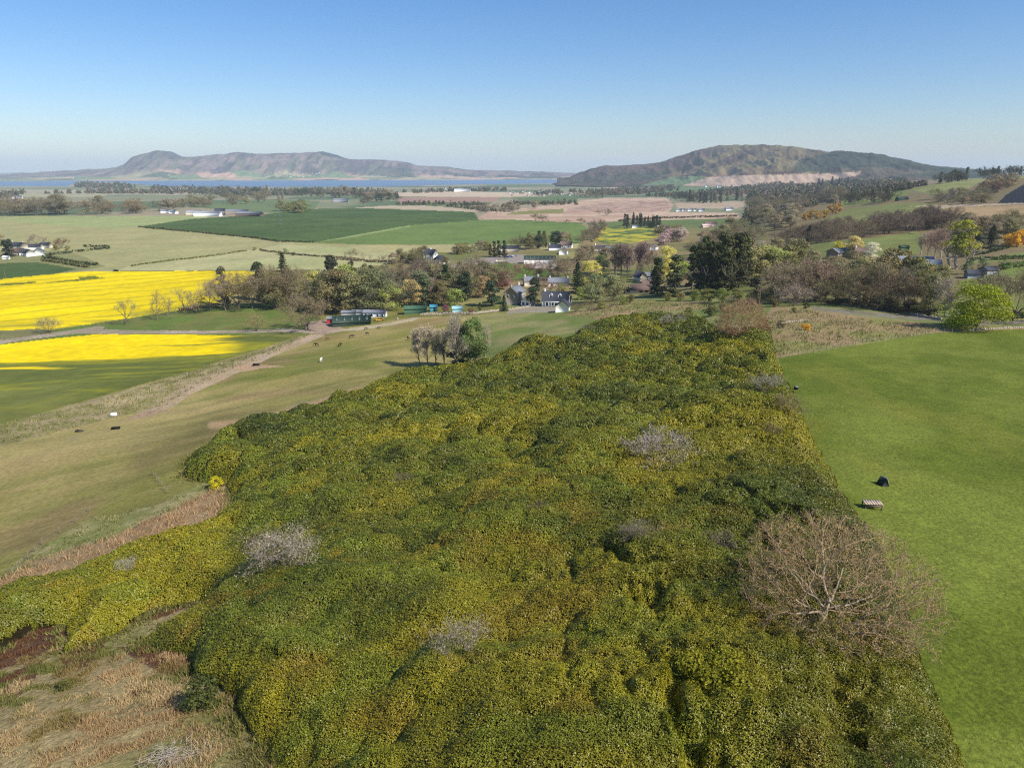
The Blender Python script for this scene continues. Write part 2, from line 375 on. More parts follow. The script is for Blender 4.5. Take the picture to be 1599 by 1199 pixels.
paint([(475,505),(500,500),(520,500),(540,516),(500,524),(478,514)], C(160,138,118), 'track', M_ROUGH)
paint([(505,518),(580,508),(610,504),(640,497),(655,492),(658,495),(645,501),(610,508),(560,516)], C(176,160,128), 'track', M_ROUGH)
paint([(486,522),(508,524),(430,555),(350,592),(298,616),(272,634),(244,646),(228,650),(200,655),(225,640),(270,612),(345,576)], C(184,160,130), 'track', M_ROUGH, c2=C(168,146,112), nz=n_mid)
paint([(360,574),(400,566),(402,569),(445,572),(410,575),(380,580)], C(182,150,116), 'track', M_ROUGH)
paint([(196,655),(232,641),(272,641),(245,647),(215,654)], C(166,138,108), 'track', M_ROUGH)
paint([(150,672),(92,690),(120,685),(122,683)], C(150,136,100), 'ground')
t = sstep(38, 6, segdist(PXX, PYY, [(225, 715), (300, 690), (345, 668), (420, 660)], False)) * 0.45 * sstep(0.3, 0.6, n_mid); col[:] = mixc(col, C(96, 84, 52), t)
t = sstep(9, 2, segdist(PXX, PYY, [(330, 664), (385, 660), (410, 655), (480, 635), (560, 610)], False)) * .8; col[:] = mixc(col, C(178, 146, 108), t)
# rough slopes, lower left
red = [(-60,930),(0,905),(60,870),(140,850),(190,830),(260,800),(320,770),(355,752),(358,790),(300,838),(200,862),(120,892),(0,942),(-60,965)]
paint([(-200,960),(0,895),(60,855),(140,810),(240,790),(320,752),(360,740),(350,770),(250,805),(190,835),(0,910),(-200,975)], C(128,128,74), 'ground', M_ROUGH, c2=C(146,136,92), nz=n_sm, var=.5)
paint(red, C(164,138,100), 'rough_grassland', M_ROUGH, c2=C(146,118,84), nz=n_sm, var=0.6)
heath = [(-300,1100),(-100,1000),(0,985),(60,960),(110,945),(240,925),(330,915),(330,1000),(400,1090),(500,1199),(560,1700),(-300,1700)]
paint(heath, C(162,143,98), 'rough_grassland', M_ROUGH, c2=C(128,124,70), nz=n_mid, var=0.5)
BROWN = C(92, 68, 54)
for q in ([(-60,1010),(70,950),(112,960),(105,1000),(40,1034),(-60,1060)], [(190,975),(230,940),(315,928),(300,945),(250,965)], [(95,1020),(150,995),(165,1010),(140,1040),(100,1045)], [(-60,1080),(70,1028),(48,1072),(12,1100),(-60,1120)], [(180,1010),(260,1005),(300,1030),(300,1060),(250,1050)], [(195,1080),(225,1075),(240,1085),(205,1090)]):
    mq = inpoly(QX, QY, q); col[mq] = mixc(BROWN, C(120, 88, 60), n_sm[mq])
# right-hand grazing field
paint([(1216,560),(1300,545),(1460,520),(1599,514),(2300,490),(2300,1800),(1500,1800),(1400,1199),(1380,1000),(1250,740),(1200,640)], C(98,110,35), 'grass_field', M_LAWN, c2=C(110,119,45), nz=n_mid, var=0.35)
mk = inpoly(QX, QY, [(1216,560),(1460,520),(2300,490),(2300,1800),(1500,1800),(1200,640)])
col[:] = np.where(mk[..., None], mixc(col, C(122, 122, 48), sstep(.55, .75, fbm(GX / 9 + 3, GY / 20, 4, 55)) * .5), col)
scrub = [(1195,556),(1195,500),(1205,478),(1262,478),(1330,492),(1470,507),(1599,511),(2300,480),(2300,490),(1599,514),(1460,520),(1300,545),(1216,558)]
paint(scrub, C(150,128,92), 'ground', M_ROUGH, c2=C(128,124,72), nz=n_mid, var=0.5)
paint([(880,492),(940,476),(1010,470),(1100,472),(1130,480),(1010,486),(930,500)], C(128,124,72), 'ground', M_ROUGH, c2=C(158,132,96), nz=n_mid, var=.4)
paint([(1262,477),(1300,481),(1345,486),(1400,491),(1470,499),(1475,503),(1400,498),(1330,491),(1270,484)], C(134,128,112), 'road', M_ROUGH, c2=C(122,116,86), nz=n_sm, var=.3)
paint([(1500,505),(1599,500),(1700,496),(1700,501),(1599,506),(1500,509)], C(136,126,104), 'road', M_ROUGH, var=.3)
# right-hand hillside
GRN = C(112, 116, 62)
paint([(1195,396),(1270,380),(1360,372),(1432,362),(1450,375),(1430,398),(1380,400),(1300,402),(1240,400)], GRN, 'hill_pasture', M_PAST, c2=C(118,126,70), var=.2)
paint([(1500,416),(1520,405),(1599,394),(2000,380),(2000,400),(1599,404),(1520,412)], C(118,128,70), 'hill_pasture', M_PAST)
paint([(1500,440),(1520,430),(1599,408),(2000,400),(2000,470),(1560,470),(1490,460)], C(126,124,72), 'hill_pasture', M_PAST, c2=C(112,122,62), nz=n_mid)
paint([(1280,345),(1330,325),(1400,318),(1460,318),(1470,325),(1400,332)], C(116,120,66), 'hill_pasture', M_PAST)
paint([(1300,314),(1340,302),(1410,294),(1425,300),(1400,312),(1310,324)], C(118,124,66), 'hill_pasture', M_PAST)
paint([(1420,296),(1480,284),(1560,274),(1700,266),(1700,272),(1599,278),(1530,284),(1510,296),(1460,306)], C(124,128,70), 'hill_pasture', M_PAST, c2=C(136,136,84))
paint([(1290,346),(1400,330),(1470,324),(1480,332),(1400,342),(1310,352)], C(126,128,74), 'hill_pasture', M_PAST)
paint([(1462,325),(1560,322),(1599,320),(2000,310),(2000,345),(1599,344),(1520,338)], C(172,144,106), 'hill_pasture', M_PAST, c2=C(156,134,92), nz=n_mid)
paint([(1420,322),(1560,318),(1599,316),(1599,319),(1470,325)], C(170,152,124), 'hill_pasture', M_PAST)
paint([(1400,348),(1560,342),(1599,346),(1599,350),(1500,350)], C(128,126,70), 'hill_pasture', M_PAST)
paint([(1558,318),(1570,305),(1599,288),(2000,240),(2000,310),(1599,317)], C(40,42,46), 'hill_pasture', M_PAST)  # scarp in shadow: its shade is painted as near-black ground colour
# village greens and yards
paint([(600,482),(660,474),(790,478),(792,486),(750,492),(640,496)], C(112,112,56), 'ground')
paint([(765,408),(800,412),(800,418),(860,420),(860,432),(790,435),(775,425)], C(84,110,42), 'ground')
paint([(745,404),(790,398),(822,398),(822,410),(790,412),(750,412),(700,420),(700,416)], C(150,138,126), 'farm_yard', M_ROUGH)
paint([(822,418),(840,409),(872,410),(865,420),(840,419)], C(186,172,158), 'farm_yard', M_ROUGH)
paint([(860,400),(900,392),(950,394),(950,402),(900,410),(870,410)], C(138,132,80), 'ground')
paint([(820,478),(850,474),(870,482),(864,488),(820,488),(790,490),(792,487)], C(150,140,120), 'track', M_ROUGH)

FI = cls[:-1, :-1]
nr, nc = GX.shape
idx = np.arange(nr * nc).reshape(nr, nc)
V = np.stack([GX, GY, GZ], -1).reshape(-1, 3); CC = np.clip(col, 0.002, 0.9).reshape(-1, 3)
Q = np.stack([idx[:-1, :-1], idx[:-1, 1:], idx[1:, 1:], idx[1:, :-1]], -1)
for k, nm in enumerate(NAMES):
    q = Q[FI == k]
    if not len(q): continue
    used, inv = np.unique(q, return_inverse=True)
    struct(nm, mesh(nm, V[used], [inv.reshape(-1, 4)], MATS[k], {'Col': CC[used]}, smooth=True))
del Q, V, CC

# lake
m, n, l, p = newmat('lake_water')
p.inputs['Base Color'].default_value = (*C(92, 120, 146), 1); p.inputs['Roughness'].default_value = 0.55; p.inputs['Specular IOR Level'].default_value = 0.3
lx = np.array([[-11000, 3900], [1200, 3900], [1200, 9000], [-11000, 9000]])
struct('lake', mesh('lake', np.c_[lx, np.full(4, CAMZ + LAKE)], [[[0, 1, 2, 3]]], m))

# far hills
def hill(name, sil, near, far_d, back, col_fn, prof, x0, x1, nx=700, ny=90, base=-106, rough=0.11):
    px = np.linspace(x0, x1, nx); sil = np.array(sil, float)
    y = np.interp(px, sil[:, 0], sil[:, 1]) + (fbm(px / 11, px * 0 + 3, 4, 63) - .5) * rough * 22; u = (px - CX) / F / 1.045
    t = np.concatenate([np.linspace(0, 1, ny), np.linspace(1.05, 1 + back, 25)])
    nd = np.interp(px, near[0], near[1]); fd = np.interp(px, far_d[0], far_d[1])
    Y = nd[None] + (fd - nd)[None] * t[:, None]
    ridge = -fd * np.tan(PITCH + np.arctan((y - CY) / F))
    X = Y * u[None]
    s = np.interp(np.clip(t, 0, 1), prof[0], prof[1])[:, None]
    s = np.where(t[:, None] > 1, 1 - (t[:, None] - 1) / back * 1.1, s)
    hh = (ridge - base)[None]
    nz_ = (fbm(X / 420, Y / 420, 5, 61) - .5) + 0.5 * (np.abs(fbm(X / 260 + 5, Y / 700, 4, 67) - .5) * -2 + .35)
    nz_ = nz_ - .55 * (np.abs(fbm(X / 95 + 2, Y / 330, 4, 69) - .5) * 2 - .3)
    Z = base + hh * s + nz_ * hh * rough * 4 * (s * (1 - np.clip(s, 0, 1)) * 4 * (t[:, None] <= 1) + 0.02)
    PX_, PY_ = project(X, Y, Z + CAMZ)
    c = col_fn(PX_, PY_, X, Y, np.broadcast_to(t[:, None], X.shape))
    I = np.arange(X.size).reshape(X.shape); q = np.stack([I[:-1, :-1], I[:-1, 1:], I[1:, 1:], I[1:, :-1]], -1).reshape(-1, 4)
    return struct(name, mesh(name, np.stack([X, Y, Z + CAMZ], -1).reshape(-1, 3), [q], M_FAR, {'Col': np.clip(c, .003, .9).reshape(-1, 3)}, smooth=True))
def lomond(PX_, PY_, X, Y, t):
    n1 = fbm(X / 300, Y / 300, 4, 41); n2 = fbm(X / 90, Y / 160, 3, 43)
    c = mixc(C(116, 102, 96), C(100, 98, 78), sstep(.4, .6, n1)); c = mixc(c, C(140, 118, 110), sstep(.5, .65, n2) * .7)
    c = mixc(c, C(62, 58, 62), sstep(.5, .6, fbm(X / 110 + 4, Y / 400, 4, 47)) * .7)
    cell = np.floor(X / 420 + (Y / 600)) * 7 + np.floor(Y / 330 - X / 900) * 3
    r = _h(cell, cell * 0, 5)
    f = np.where((r < .3)[..., None], C(186, 150, 126), np.where((r < .62)[..., None], C(112, 130, 86), C(160, 150, 112)))
    f = mixc(f, C(80, 92, 66), sstep(.55, .65, n1))
    c = mixc(f, c, sstep(.40, .52, t + (n1 - .5) * .2))
    c = mixc(c, C(56, 66, 52), sstep(.5, .62, n1) * sstep(560, 640, PX_) * .8)
    dk = inpoly(PX_, PY_, [(490, 234), (520, 234), (550, 247), (530, 248), (505, 243)]); c[dk] = C(50, 58, 48)
    return c
hill('hills', [(-500,273),(-100,272),(0,272),(80,268),(180,262),(195,256),(210,245),(235,238),(252,234.5),(270,237),(288,245),(310,244.5),(345,241),(375,237.5),(400,240),(440,239),(480,238),(500,237),(515,238.5),(545,248),(600,250),(640,254),(652,259),(700,261),(720,264),(745,265.5),(800,267),(860,269),(920,272)],
     ([-500, 0, 400, 860, 920], [6600, 6700, 6950, 7600, 7800]), ([-500, 0, 250, 600, 920], [10500, 10200, 8900, 8900, 9600]), .5, lomond, ([0, .25, .45, .6, .85, 1], [0, .05, .17, .45, .9, 1]), -500, 920)
def benarty(PX_, PY_, X, Y, t):
    n1 = fbm(X / 130, Y / 160, 5, 51); n2 = fbm(X / 40, Y / 60, 4, 53)
    c = mixc(C(114, 94, 72), C(104, 100, 62), sstep(.4, .55, n1)); c = mixc(c, C(136, 116, 86), sstep(.5, .62, n2) * .6)
    c = mixc(c, C(66, 48, 44), sstep(.5, .6, fbm(X / 120, Y / 200, 5, 57)) * .9)
    c = mixc(c, C(66, 60, 58), sstep(.52, .6, n2) * sstep(14, 4, np.abs(PY_ - np.interp(PX_, [1030, 1120, 1200, 1280], [256, 236, 234, 246]))) * .8)
    wood = sstep(265, 268, PY_) * sstep(1060, 1000, PX_) + sstep(1270, 1300, PX_ + (n1 - .5) * 60) + sstep(1040, 960, PX_ + (n1 - .5) * 80)
    c = mixc(c, mixc(C(44, 54, 38), C(84, 70, 58), sstep(.4, .6, n2)), np.clip(wood, 0, 1))
    jx = PX_ + (n2 - .5) * 26; jy = PY_ + (n1 - .5) * 9
    for q, k, a in (([(890,278),(940,259),(1030,254),(1085,236),(1112,232),(1092,258),(1040,268),(960,275)], C(88, 72, 66), .75), ([(1112,232),(1170,227),(1240,230),(1280,240),(1265,262),(1230,268),(1120,270),(1090,262)], C(114, 102, 72), .5),
        ([(1160,236),(1186,237),(1140,258),(1105,268),(1098,264),(1130,250)], C(78, 62, 54), .85), ([(1108,234),(1122,230),(1128,236),(1112,241)], C(70, 66, 66), .8), ([(1165,234),(1200,233),(1205,239),(1172,242)], C(84, 76, 68), .7), ([(1222,236),(1262,238),(1262,256),(1240,252)], C(112, 96, 70), .7),
        ([(1232,268),(1250,252),(1282,242),(1300,234),(1370,238),(1450,254),(1570,262),(1570,280),(1400,276),(1300,270)], C(50, 60, 48), .9), ([(1290,262),(1400,260),(1460,268),(1400,276),(1300,272)], C(96, 84, 70), .6), ([(900,280),(1000,268),(1050,266),(1040,276),(960,284)], C(62, 68, 50), .7)):
        mq = inpoly(jx, jy, q); c = np.where(mq[..., None], mixc(c, k * (.7 + .6 * n2[..., None]), np.full(c.shape[:2], a)), c)
    mq = inpoly(PX_, PY_, [(1062,290),(1100,278),(1140,274.5),(1275,271.5),(1345,268),(1340,274),(1285,284),(1150,292)]); c[mq] = C(172, 148, 126)
    mq = inpoly(PX_, PY_, [(1000,290),(1050,276),(1100,275),(1100,279),(1062,291)]); c[mq] = C(96, 116, 78)
    return c
hill('hills', [(870,279),(890,277),(905,269),(940,259),(1000,257),(1030,254),(1060,243),(1085,235),(1115,228),(1150,226),(1200,226),(1240,230),(1290,237),(1310,235),(1370,241),(1430,253),(1460,259),(1500,263),(1560,266)],
     ([870, 1000, 1200, 1560], [4600, 3900, 3300, 2600]), ([870, 1000, 1200, 1400, 1560], [5400, 5200, 4700, 4300, 4000]), .6, benarty, ([0, .25, .5, .8, .93, 1], [0, .1, .32, .72, .94, 1]), 870, 1560, base=-96, rough=.15)

# haze: one closed box of even pale air
V8 = np.array([(x, y, z) for x in (-26000, 26000) for y in (-400, 24000) for z in (-12, CAMZ + 270)], float)
hm = bpy.data.materials.new('haze'); hm.use_nodes = True; hn = hm.node_tree.nodes; hn.clear()
ho = hn.new('ShaderNodeOutputMaterial'); hv = hn.new('ShaderNodeVolumePrincipled')
hv.inputs['Color'].default_value = (0.76, 0.88, 1.0, 1); hv.inputs['Density'].default_value = 6e-5; hv.inputs['Anisotropy'].default_value = 0.0
hm.node_tree.links.new(hv.outputs[0], ho.inputs['Volume'])
struct('haze', mesh('haze', V8, [[[0, 1, 3, 2], [4, 6, 7, 5], [0, 4, 5, 1], [2, 3, 7, 6], [0, 2, 6, 4], [1, 5, 7, 3]]], hm), 'stuff')
# ------------------------------------------------------------------ evergreen thicket
THK = [(-40,965),(0,938),(60,908),(130,890),(240,852),(310,836),(352,800),(362,768),(352,750),(312,748),(284,740),(292,712),(340,684),(420,658),(475,640),(560,612),(620,586),(700,576),(770,566),(786,552),(800,542),(850,530),(886,536),(895,524),(905,516),(960,504),(1030,492),(1060,500),(1100,497),(1110,508),(1150,520),(1205,522),(1214,560),(1240,610),(1262,668),(1310,752),(1378,850),(1425,960),(1440,1030),(1470,1090),(1510,1199),(1560,1420),(1500,1620),(600,1620),(450,1400),(430,1199),(372,1100),(345,1062),(306,1050),(292,1015),(215,995),(250,972),(312,946),(308,930),(230,946),(196,972),(150,992),(100,1010),(106,968),(60,972),(0,1004),(-40,1020)]
def toworld(P, h=0.0):
    return np.array([G(x, y, h)[:2] for x, y in P])
TW = toworld(THK, 0.7)
def scatter_bushes(PW, sp, seed):
    r = np.random.RandomState(seed)
    x0, y0 = PW.min(0); x1, y1 = PW.max(0)
    gx, gy = np.meshgrid(np.arange(x0, x1, sp), np.arange(y0, y1, sp * .87)); gx[1::2] += sp / 2
    gx = gx.ravel() + r.uniform(-.42, .42, gx.size) * sp; gy = gy.ravel() + r.uniform(-.42, .42, gy.size) * sp
    k = inpoly(gx, gy, PW); gx = gx[k]; gy = gy[k]
    d = segdist(gx, gy, PW)
    big = fbm(gx / 16, gy / 16, 2, 71)
    rad = r.uniform(1.5, 3.1, gx.size) * (0.75 + big * .6); h = rad * r.uniform(0.75, 1.15, gx.size) * (0.55 + .9 * big)
    rad = np.minimum(rad, 0.7 + d * .75); h = np.minimum(h, 0.7 + d * 0.55) + .35
    return gx, gy, rad, h, r
bx, by, br, bh, rr = scatter_bushes(TW, 3.0, 5)
n = len(bx)
big = fbm(bx / 15, by / 15, 3, 73); big2 = fbm(bx / 6, by / 6, 2, 79)
DK = C(60, 72, 22); MD = C(98, 102, 26); YL = C(148, 137, 24); LM = C(118, 128, 32); OR = C(146, 112, 32)
bc = mixc(DK, MD, sstep(.25, .55, big + (rr.rand(n) - .5) * .5))
bc = mixc(bc, YL, sstep(.48, .72, big * .7 + big2 * .3 + (rr.rand(n) - .5) * .35) * .9)
bc = mixc(bc, LM, (rr.rand(n) < .16) * .7); bc = mixc(bc, OR, (rr.rand(n) < .06) * .35)
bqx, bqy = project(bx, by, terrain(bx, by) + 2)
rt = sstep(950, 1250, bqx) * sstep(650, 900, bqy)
bc = mixc(bc, DK * 1.05, rt * .55)  # near-right bushes darkened: shading put into the bush colour
CELL = 3.3; K = 8
def cellgrid():
    ox, oy = bx.min() - 8, by.min() - 8
    nx = int((bx.max() - ox) / CELL) + 6; ny = int((by.max() - oy) / CELL) + 6
    g = -np.ones((nx, ny, K), int); c = np.zeros((nx, ny), int)
    for k in range(n):
        i = int((bx[k] - ox) / CELL); j = int((by[k] - oy) / CELL)
        if c[i, j] < K: g[i, j, c[i, j]] = k; c[i, j] += 1
    return ox, oy, g
OX, OY, GRID = cellgrid()
def canopy(x, y):
    i = np.clip(((x - OX) / CELL).astype(int), 1, GRID.shape[0] - 2); j = np.clip(((y - OY) / CELL).astype(int), 1, GRID.shape[1] - 2)
    best = np.zeros(x.shape); who = np.zeros(x.shape, int)
    for di in (-1, 0, 1):
        for dj in (-1, 0, 1):
            for k in range(K):
                b = GRID[i + di, j + dj, k]; ok = b >= 0
                if not ok.any(): continue
                d2 = ((x - bx[b]) ** 2 + (y - by[b]) ** 2) / br[b] ** 2
                h = np.where(ok & (d2 < 1), bh[b] * np.sqrt(np.maximum(1 - d2, 0)), 0)
                u = h > best; best = np.where(u, h, best); who = np.where(u, b, who)
    d = segdist(x, y, TW); ed = np.where(inpoly(x, y, TW), np.clip((d + 1.2 * (fbm(x / 3, y / 3, 2, 89) - .4)) / 3.4, 0, 1) ** .62, 0)
    mound = (.95 + 1.7 * sstep(.2, .8, fbm(x / 11, y / 11, 3, 87)) + .55 * fbm(x / 3.4, y / 3.4, 2, 88)) * (1 - .3 * sstep(120, 190, y))
    gap = sstep(.075, .0, np.abs(fbm(x / 5 + 30, y / 7, 4, 93) - .5)) * sstep(.46, .6, fbm(x / 9 + 8, y / 9, 3, 94)) * sstep(-4, 8, x) * sstep(80, 55, y)
    H = ed * (mound * (1 - .45 * gap) + (.25 + .42 * sstep(65, 120, y)) * best)
    return np.where(ed > .05, H + (fbm(x / .9, y / .9, 2, 83) - .5) * (.35 + .4 * sstep(-5, 15, x) * sstep(70, 40, y)), 0), who
def leaf_quads(P, Nn, L, W, r, tilt=0.8, droop=0.0):
    """one bent diamond per leaf, scattered about direction Nn"""
    m = len(P)
    N2 = Nn + r.normal(0, tilt, (m, 3)); N2 /= np.linalg.norm(N2, axis=1, keepdims=True)
    T = np.cross(N2, r.normal(0, 1, (m, 3))); T /= np.linalg.norm(T, axis=1, keepdims=True) + 1e-9
    Bn = np.cross(N2, T); L = np.broadcast_to(L, (m,))[:, None]; W = np.broadcast_to(W, (m,))[:, None]
    a = P - T * L / 2; b = P + Bn * W / 2 + N2 * L * .06; c = P + T * L / 2 - N2 * L * droop; d = P - Bn * W / 2 + N2 * L * .06
    V = np.stack([a, b, c, d], 1).reshape(-1, 3)
    return V, np.arange(4 * m).reshape(m, 4)
def cam_dist(x, y, z): return np.sqrt(x * x + y * y + (z - CAMZ) ** 2)
def lod_points(PW, fn_len, dens, r, ymin=15, margin=0.86):
    """points spread over a world outline, denser near the camera"""
    x0, y0 = PW.min(0); x1, y1 = PW.max(0); out = []
    ys = [max(y0, ymin)]
    while ys[-1] < y1: ys.append(ys[-1] * 1.09)
    for a, b in zip(ys[:-1], ys[1:]):
        ym = (a + b) / 2; xa = max(x0, -margin * b - 3); xb = min(x1, margin * b + 3)
        if xb <= xa: continue
        L = fn_len(math.hypot(ym, 34)); m = int((xb - xa) * (b - a) * dens / L ** 2)
        x = r.uniform(xa, xb, m); y = r.uniform(a, b, m); k = inpoly(x, y, PW); out.append((x[k], y[k]))
    return np.concatenate([o[0] for o in out]), np.concatenate([o[1] for o in out])
flen = lambda s: max(0.105, s * 0.0022)
def make_thicket():
    r = np.random.RandomState(11)
    PW2 = TW + (TW - TW.mean(0)) * 0.012
    x, y = lod_points(PW2, flen, 4.5, r)
    h, who = canopy(x, y)
    e = .25; hx, _ = canopy(x + e, y); hy, _ = canopy(x, y + e)
    keep = h > .12; x = x[keep]; y = y[keep]; h = h[keep]; who = who[keep]
    sx = np.clip((hx[keep] - h) / e, -3, 3); sy = np.clip((hy[keep] - h) / e, -3, 3)
    sl = np.hypot(sx, sy); rep = np.nonzero(r.rand(len(x)) < np.clip(sl - .6, 0, 1))[0]; rep = np.repeat(rep, 1 + (sl[rep] > 1.2) + 2 * (sl[rep] > 2))
    x = np.r_[x, x[rep]]; y = np.r_[y, y[rep]]; off = np.r_[np.zeros(len(h)), np.full(len(rep), 1.)]
    sx = np.r_[sx, sx[rep]]; sy = np.r_[sy, sy[rep]]; sl = np.r_[sl, sl[rep]]; h = np.r_[h, h[rep]]; who = np.r_[who, who[rep]]
    m = len(x); z = terrain(x, y)
    s = cam_dist(x, y, z); L = np.maximum(.105, s * .0022) * r.uniform(.7, 1.25, m)
    zz = z + h + r.uniform(-.22, .10, m) - off * r.rand(m) * np.minimum(sl * .5, h * .95)
    Nn = np.stack([-sx, -sy, np.ones(m)], 1); Nn /= np.linalg.norm(Nn, axis=1, keepdims=True)
    V, Fq = leaf_quads(np.stack([x, y, zz], 1), Nn, L, L * .55, r, .36, .12)
    pn = fbm(x / 9, y / 13, 3, 131) * .5 + .5 * fbm(x / 20, y / 30, 2, 133); pn2 = fbm(x / 2.6, y / 2.6, 2, 137)
    cp = mixc(DK, MD, sstep(.22, .48, pn + (pn2 - .5) * .3)); cp = mixc(cp, YL, sstep(.51, .72, pn * .92 + pn2 * .18 - .02) * .9); cp = mixc(cp, LM, sstep(.55, .7, fbm(x / 5 + 9, y / 5, 2, 139)) * .6)
    cp = mixc(cp, OR, sstep(.64, .76, fbm(x / 3.5 + 3, y / 3.5, 2, 141)) * .4 * sstep(110, 70, y))
    sh = sstep(5, 30, x + (y - 60) * .1) * sstep(95, 60, y); cp = mixc(cp, DK * 1.05, sh * .62)  # shading of the near right side painted into the leaf colour
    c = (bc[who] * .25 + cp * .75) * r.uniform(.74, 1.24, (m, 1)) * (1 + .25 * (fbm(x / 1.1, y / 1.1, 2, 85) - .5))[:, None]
    q = r.rand(m)
    c = np.where((q < .015)[:, None], C(150, 140, 50), c); c = np.where(((q > .05) & (q < .055))[:, None], C(122, 92, 40), c)
    c = np.where((q > .9985)[:, None], C(130, 138, 84), c)
    c = c * 1.24
    # dark branch mass underneath
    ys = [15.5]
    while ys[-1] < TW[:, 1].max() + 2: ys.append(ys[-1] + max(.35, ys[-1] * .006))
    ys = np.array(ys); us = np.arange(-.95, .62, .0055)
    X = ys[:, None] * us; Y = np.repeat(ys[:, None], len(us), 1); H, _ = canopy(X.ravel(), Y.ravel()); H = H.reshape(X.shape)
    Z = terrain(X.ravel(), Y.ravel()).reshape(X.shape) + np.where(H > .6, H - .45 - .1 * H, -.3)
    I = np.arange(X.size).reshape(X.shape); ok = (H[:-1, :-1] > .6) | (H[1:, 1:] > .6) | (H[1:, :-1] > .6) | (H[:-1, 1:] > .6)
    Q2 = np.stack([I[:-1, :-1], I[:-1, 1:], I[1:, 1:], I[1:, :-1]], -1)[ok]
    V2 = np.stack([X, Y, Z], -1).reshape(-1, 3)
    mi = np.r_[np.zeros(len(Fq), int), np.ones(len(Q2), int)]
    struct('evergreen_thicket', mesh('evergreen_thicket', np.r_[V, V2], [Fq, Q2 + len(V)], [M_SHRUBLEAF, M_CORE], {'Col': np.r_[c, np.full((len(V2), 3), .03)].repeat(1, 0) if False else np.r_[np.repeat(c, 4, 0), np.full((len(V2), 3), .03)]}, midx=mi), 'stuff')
    print('thicket leaves', m, 'bushes', n)
make_thicket()

# ------------------------------------------------------------------ grass tufts
def make_blades(name, polys, L0, wid, dens, colfn, seed, tuft=1.1, lodk=0.0045):
    r = np.random.RandomState(seed); Xs = []; Ys = []
    for P in polys:
        x, y = lod_points(toworld(P), lambda s: max(L0, s * lodk), dens, r); Xs.append(x); Ys.append(y)
    x = np.concatenate(Xs); y = np.concatenate(Ys)
    t = fbm(x / tuft, y / tuft, 2, seed + 1); k = t + r.uniform(-.12, .12, len(t)) > .46; x, y, t = x[k], y[k], t[k]
    hc, _ = canopy(x, y); k = hc < .4; x, y, t = x[k], y[k], t[k]
    m = len(x); z = terrain(x, y); s = cam_dist(x, y, z)
    L = np.maximum(L0, s * lodk * .6) * r.uniform(.5, 1.2, m) * (.5 + 1.1 * (t - .4) / .3); W = np.maximum(wid, s * .0010)
    a = r.uniform(0, 6.28, m); lean = r.normal(0, .45, (m, 2)) + np.array([.15, .1])
    dx = np.cos(a) * W / 2; dy = np.sin(a) * W / 2
    p0 = np.stack([x - dx, y - dy, z - .05], 1); p1 = np.stack([x + dx, y + dy, z - .05], 1)
    p2 = np.stack([x + lean[:, 0] * L, y + lean[:, 1] * L, z + L * .9], 1)
    V = np.stack([p0, p1, p2], 1).reshape(-1, 3)
    c = colfn(x, y, r, m) * r.uniform(.75, 1.25, (m, 1))
    struct(name, mesh(name, V, [np.arange(3 * m).reshape(m, 3)], M_BLADE, {'Col': np.repeat(c, 3, 0)}), 'stuff')
    print(name, m)
def heath_col(x, y, r, m):
    n1 = fbm(x / 4, y / 4, 3, 101); n2 = fbm(x / 9, y / 9, 2, 103)
    c = mixc(C(178, 158, 112), C(196, 168, 124), r.rand(m)); c = mixc(c, C(112, 116, 58), sstep(.36, .54, n1)); c = mixc(c, C(158, 120, 82), sstep(.5, .7, n2) * .5)
    return c * 1.1
make_blades('dry_grass', [[(-60,1100),(0,1050),(60,1010),(110,1000),(165,1000),(220,1000),(290,1020),(300,1050),(345,1070),(372,1105),(430,1199),(450,1300),(-60,1300)]], .27, .016, 9, heath_col, 21)
def brown_col(x, y, r, m): return mixc(C(96, 66, 48), C(128, 92, 62), r.rand(m))
make_blades('dead_heather', [[(0,990),(70,950),(110,960),(100,1000),(40,1030),(0,1045)], [(190,975),(230,940),(315,928),(300,945),(250,965)], [(95,1020),(150,995),(165,1010),(140,1040),(100,1045)], [(0,1060),(60,1030),(40,1070),(0,1095)], [(200,1010),(260,1005),(300,1030),(300,1056),(250,1046)], [(195,1080),(225,1075),(240,1085),(205,1090)]], .22, .03, 5, brown_col, 25, 1.5)
def red_col(x, y, r, m): return mixc(C(186, 160, 118), C(158, 124, 88), r.rand(m)) * 1.1
make_blades('dry_grass', [red], .6, .04, 5, red_col, 29, 1.6)
def pale_col(x, y, r, m): return mixc(C(160, 150, 100), C(118, 122, 66), sstep(.3, .6, fbm(x / 3, y / 3, 2, 111) + (r.rand(m) - .5) * .4))
make_blades('rough_grass', [[(0,664),(300,580),(430,538),(470,525),(478,528),(330,592),(245,636),(165,655),(0,697)], [(1195,556),(1195,500),(1210,486),(1262,486),(1330,497),(1470,509),(1460,519),(1300,543),(1216,556)],
   [(0,895),(60,855),(140,810),(240,790),(320,752),(350,770),(250,805),(190,835),(0,910)], [(880,492),(940,478),(1010,472),(1100,474),(1130,482),(1010,488),(930,500)]], .35, .05, 2.6, pale_col, 33, 1.2)

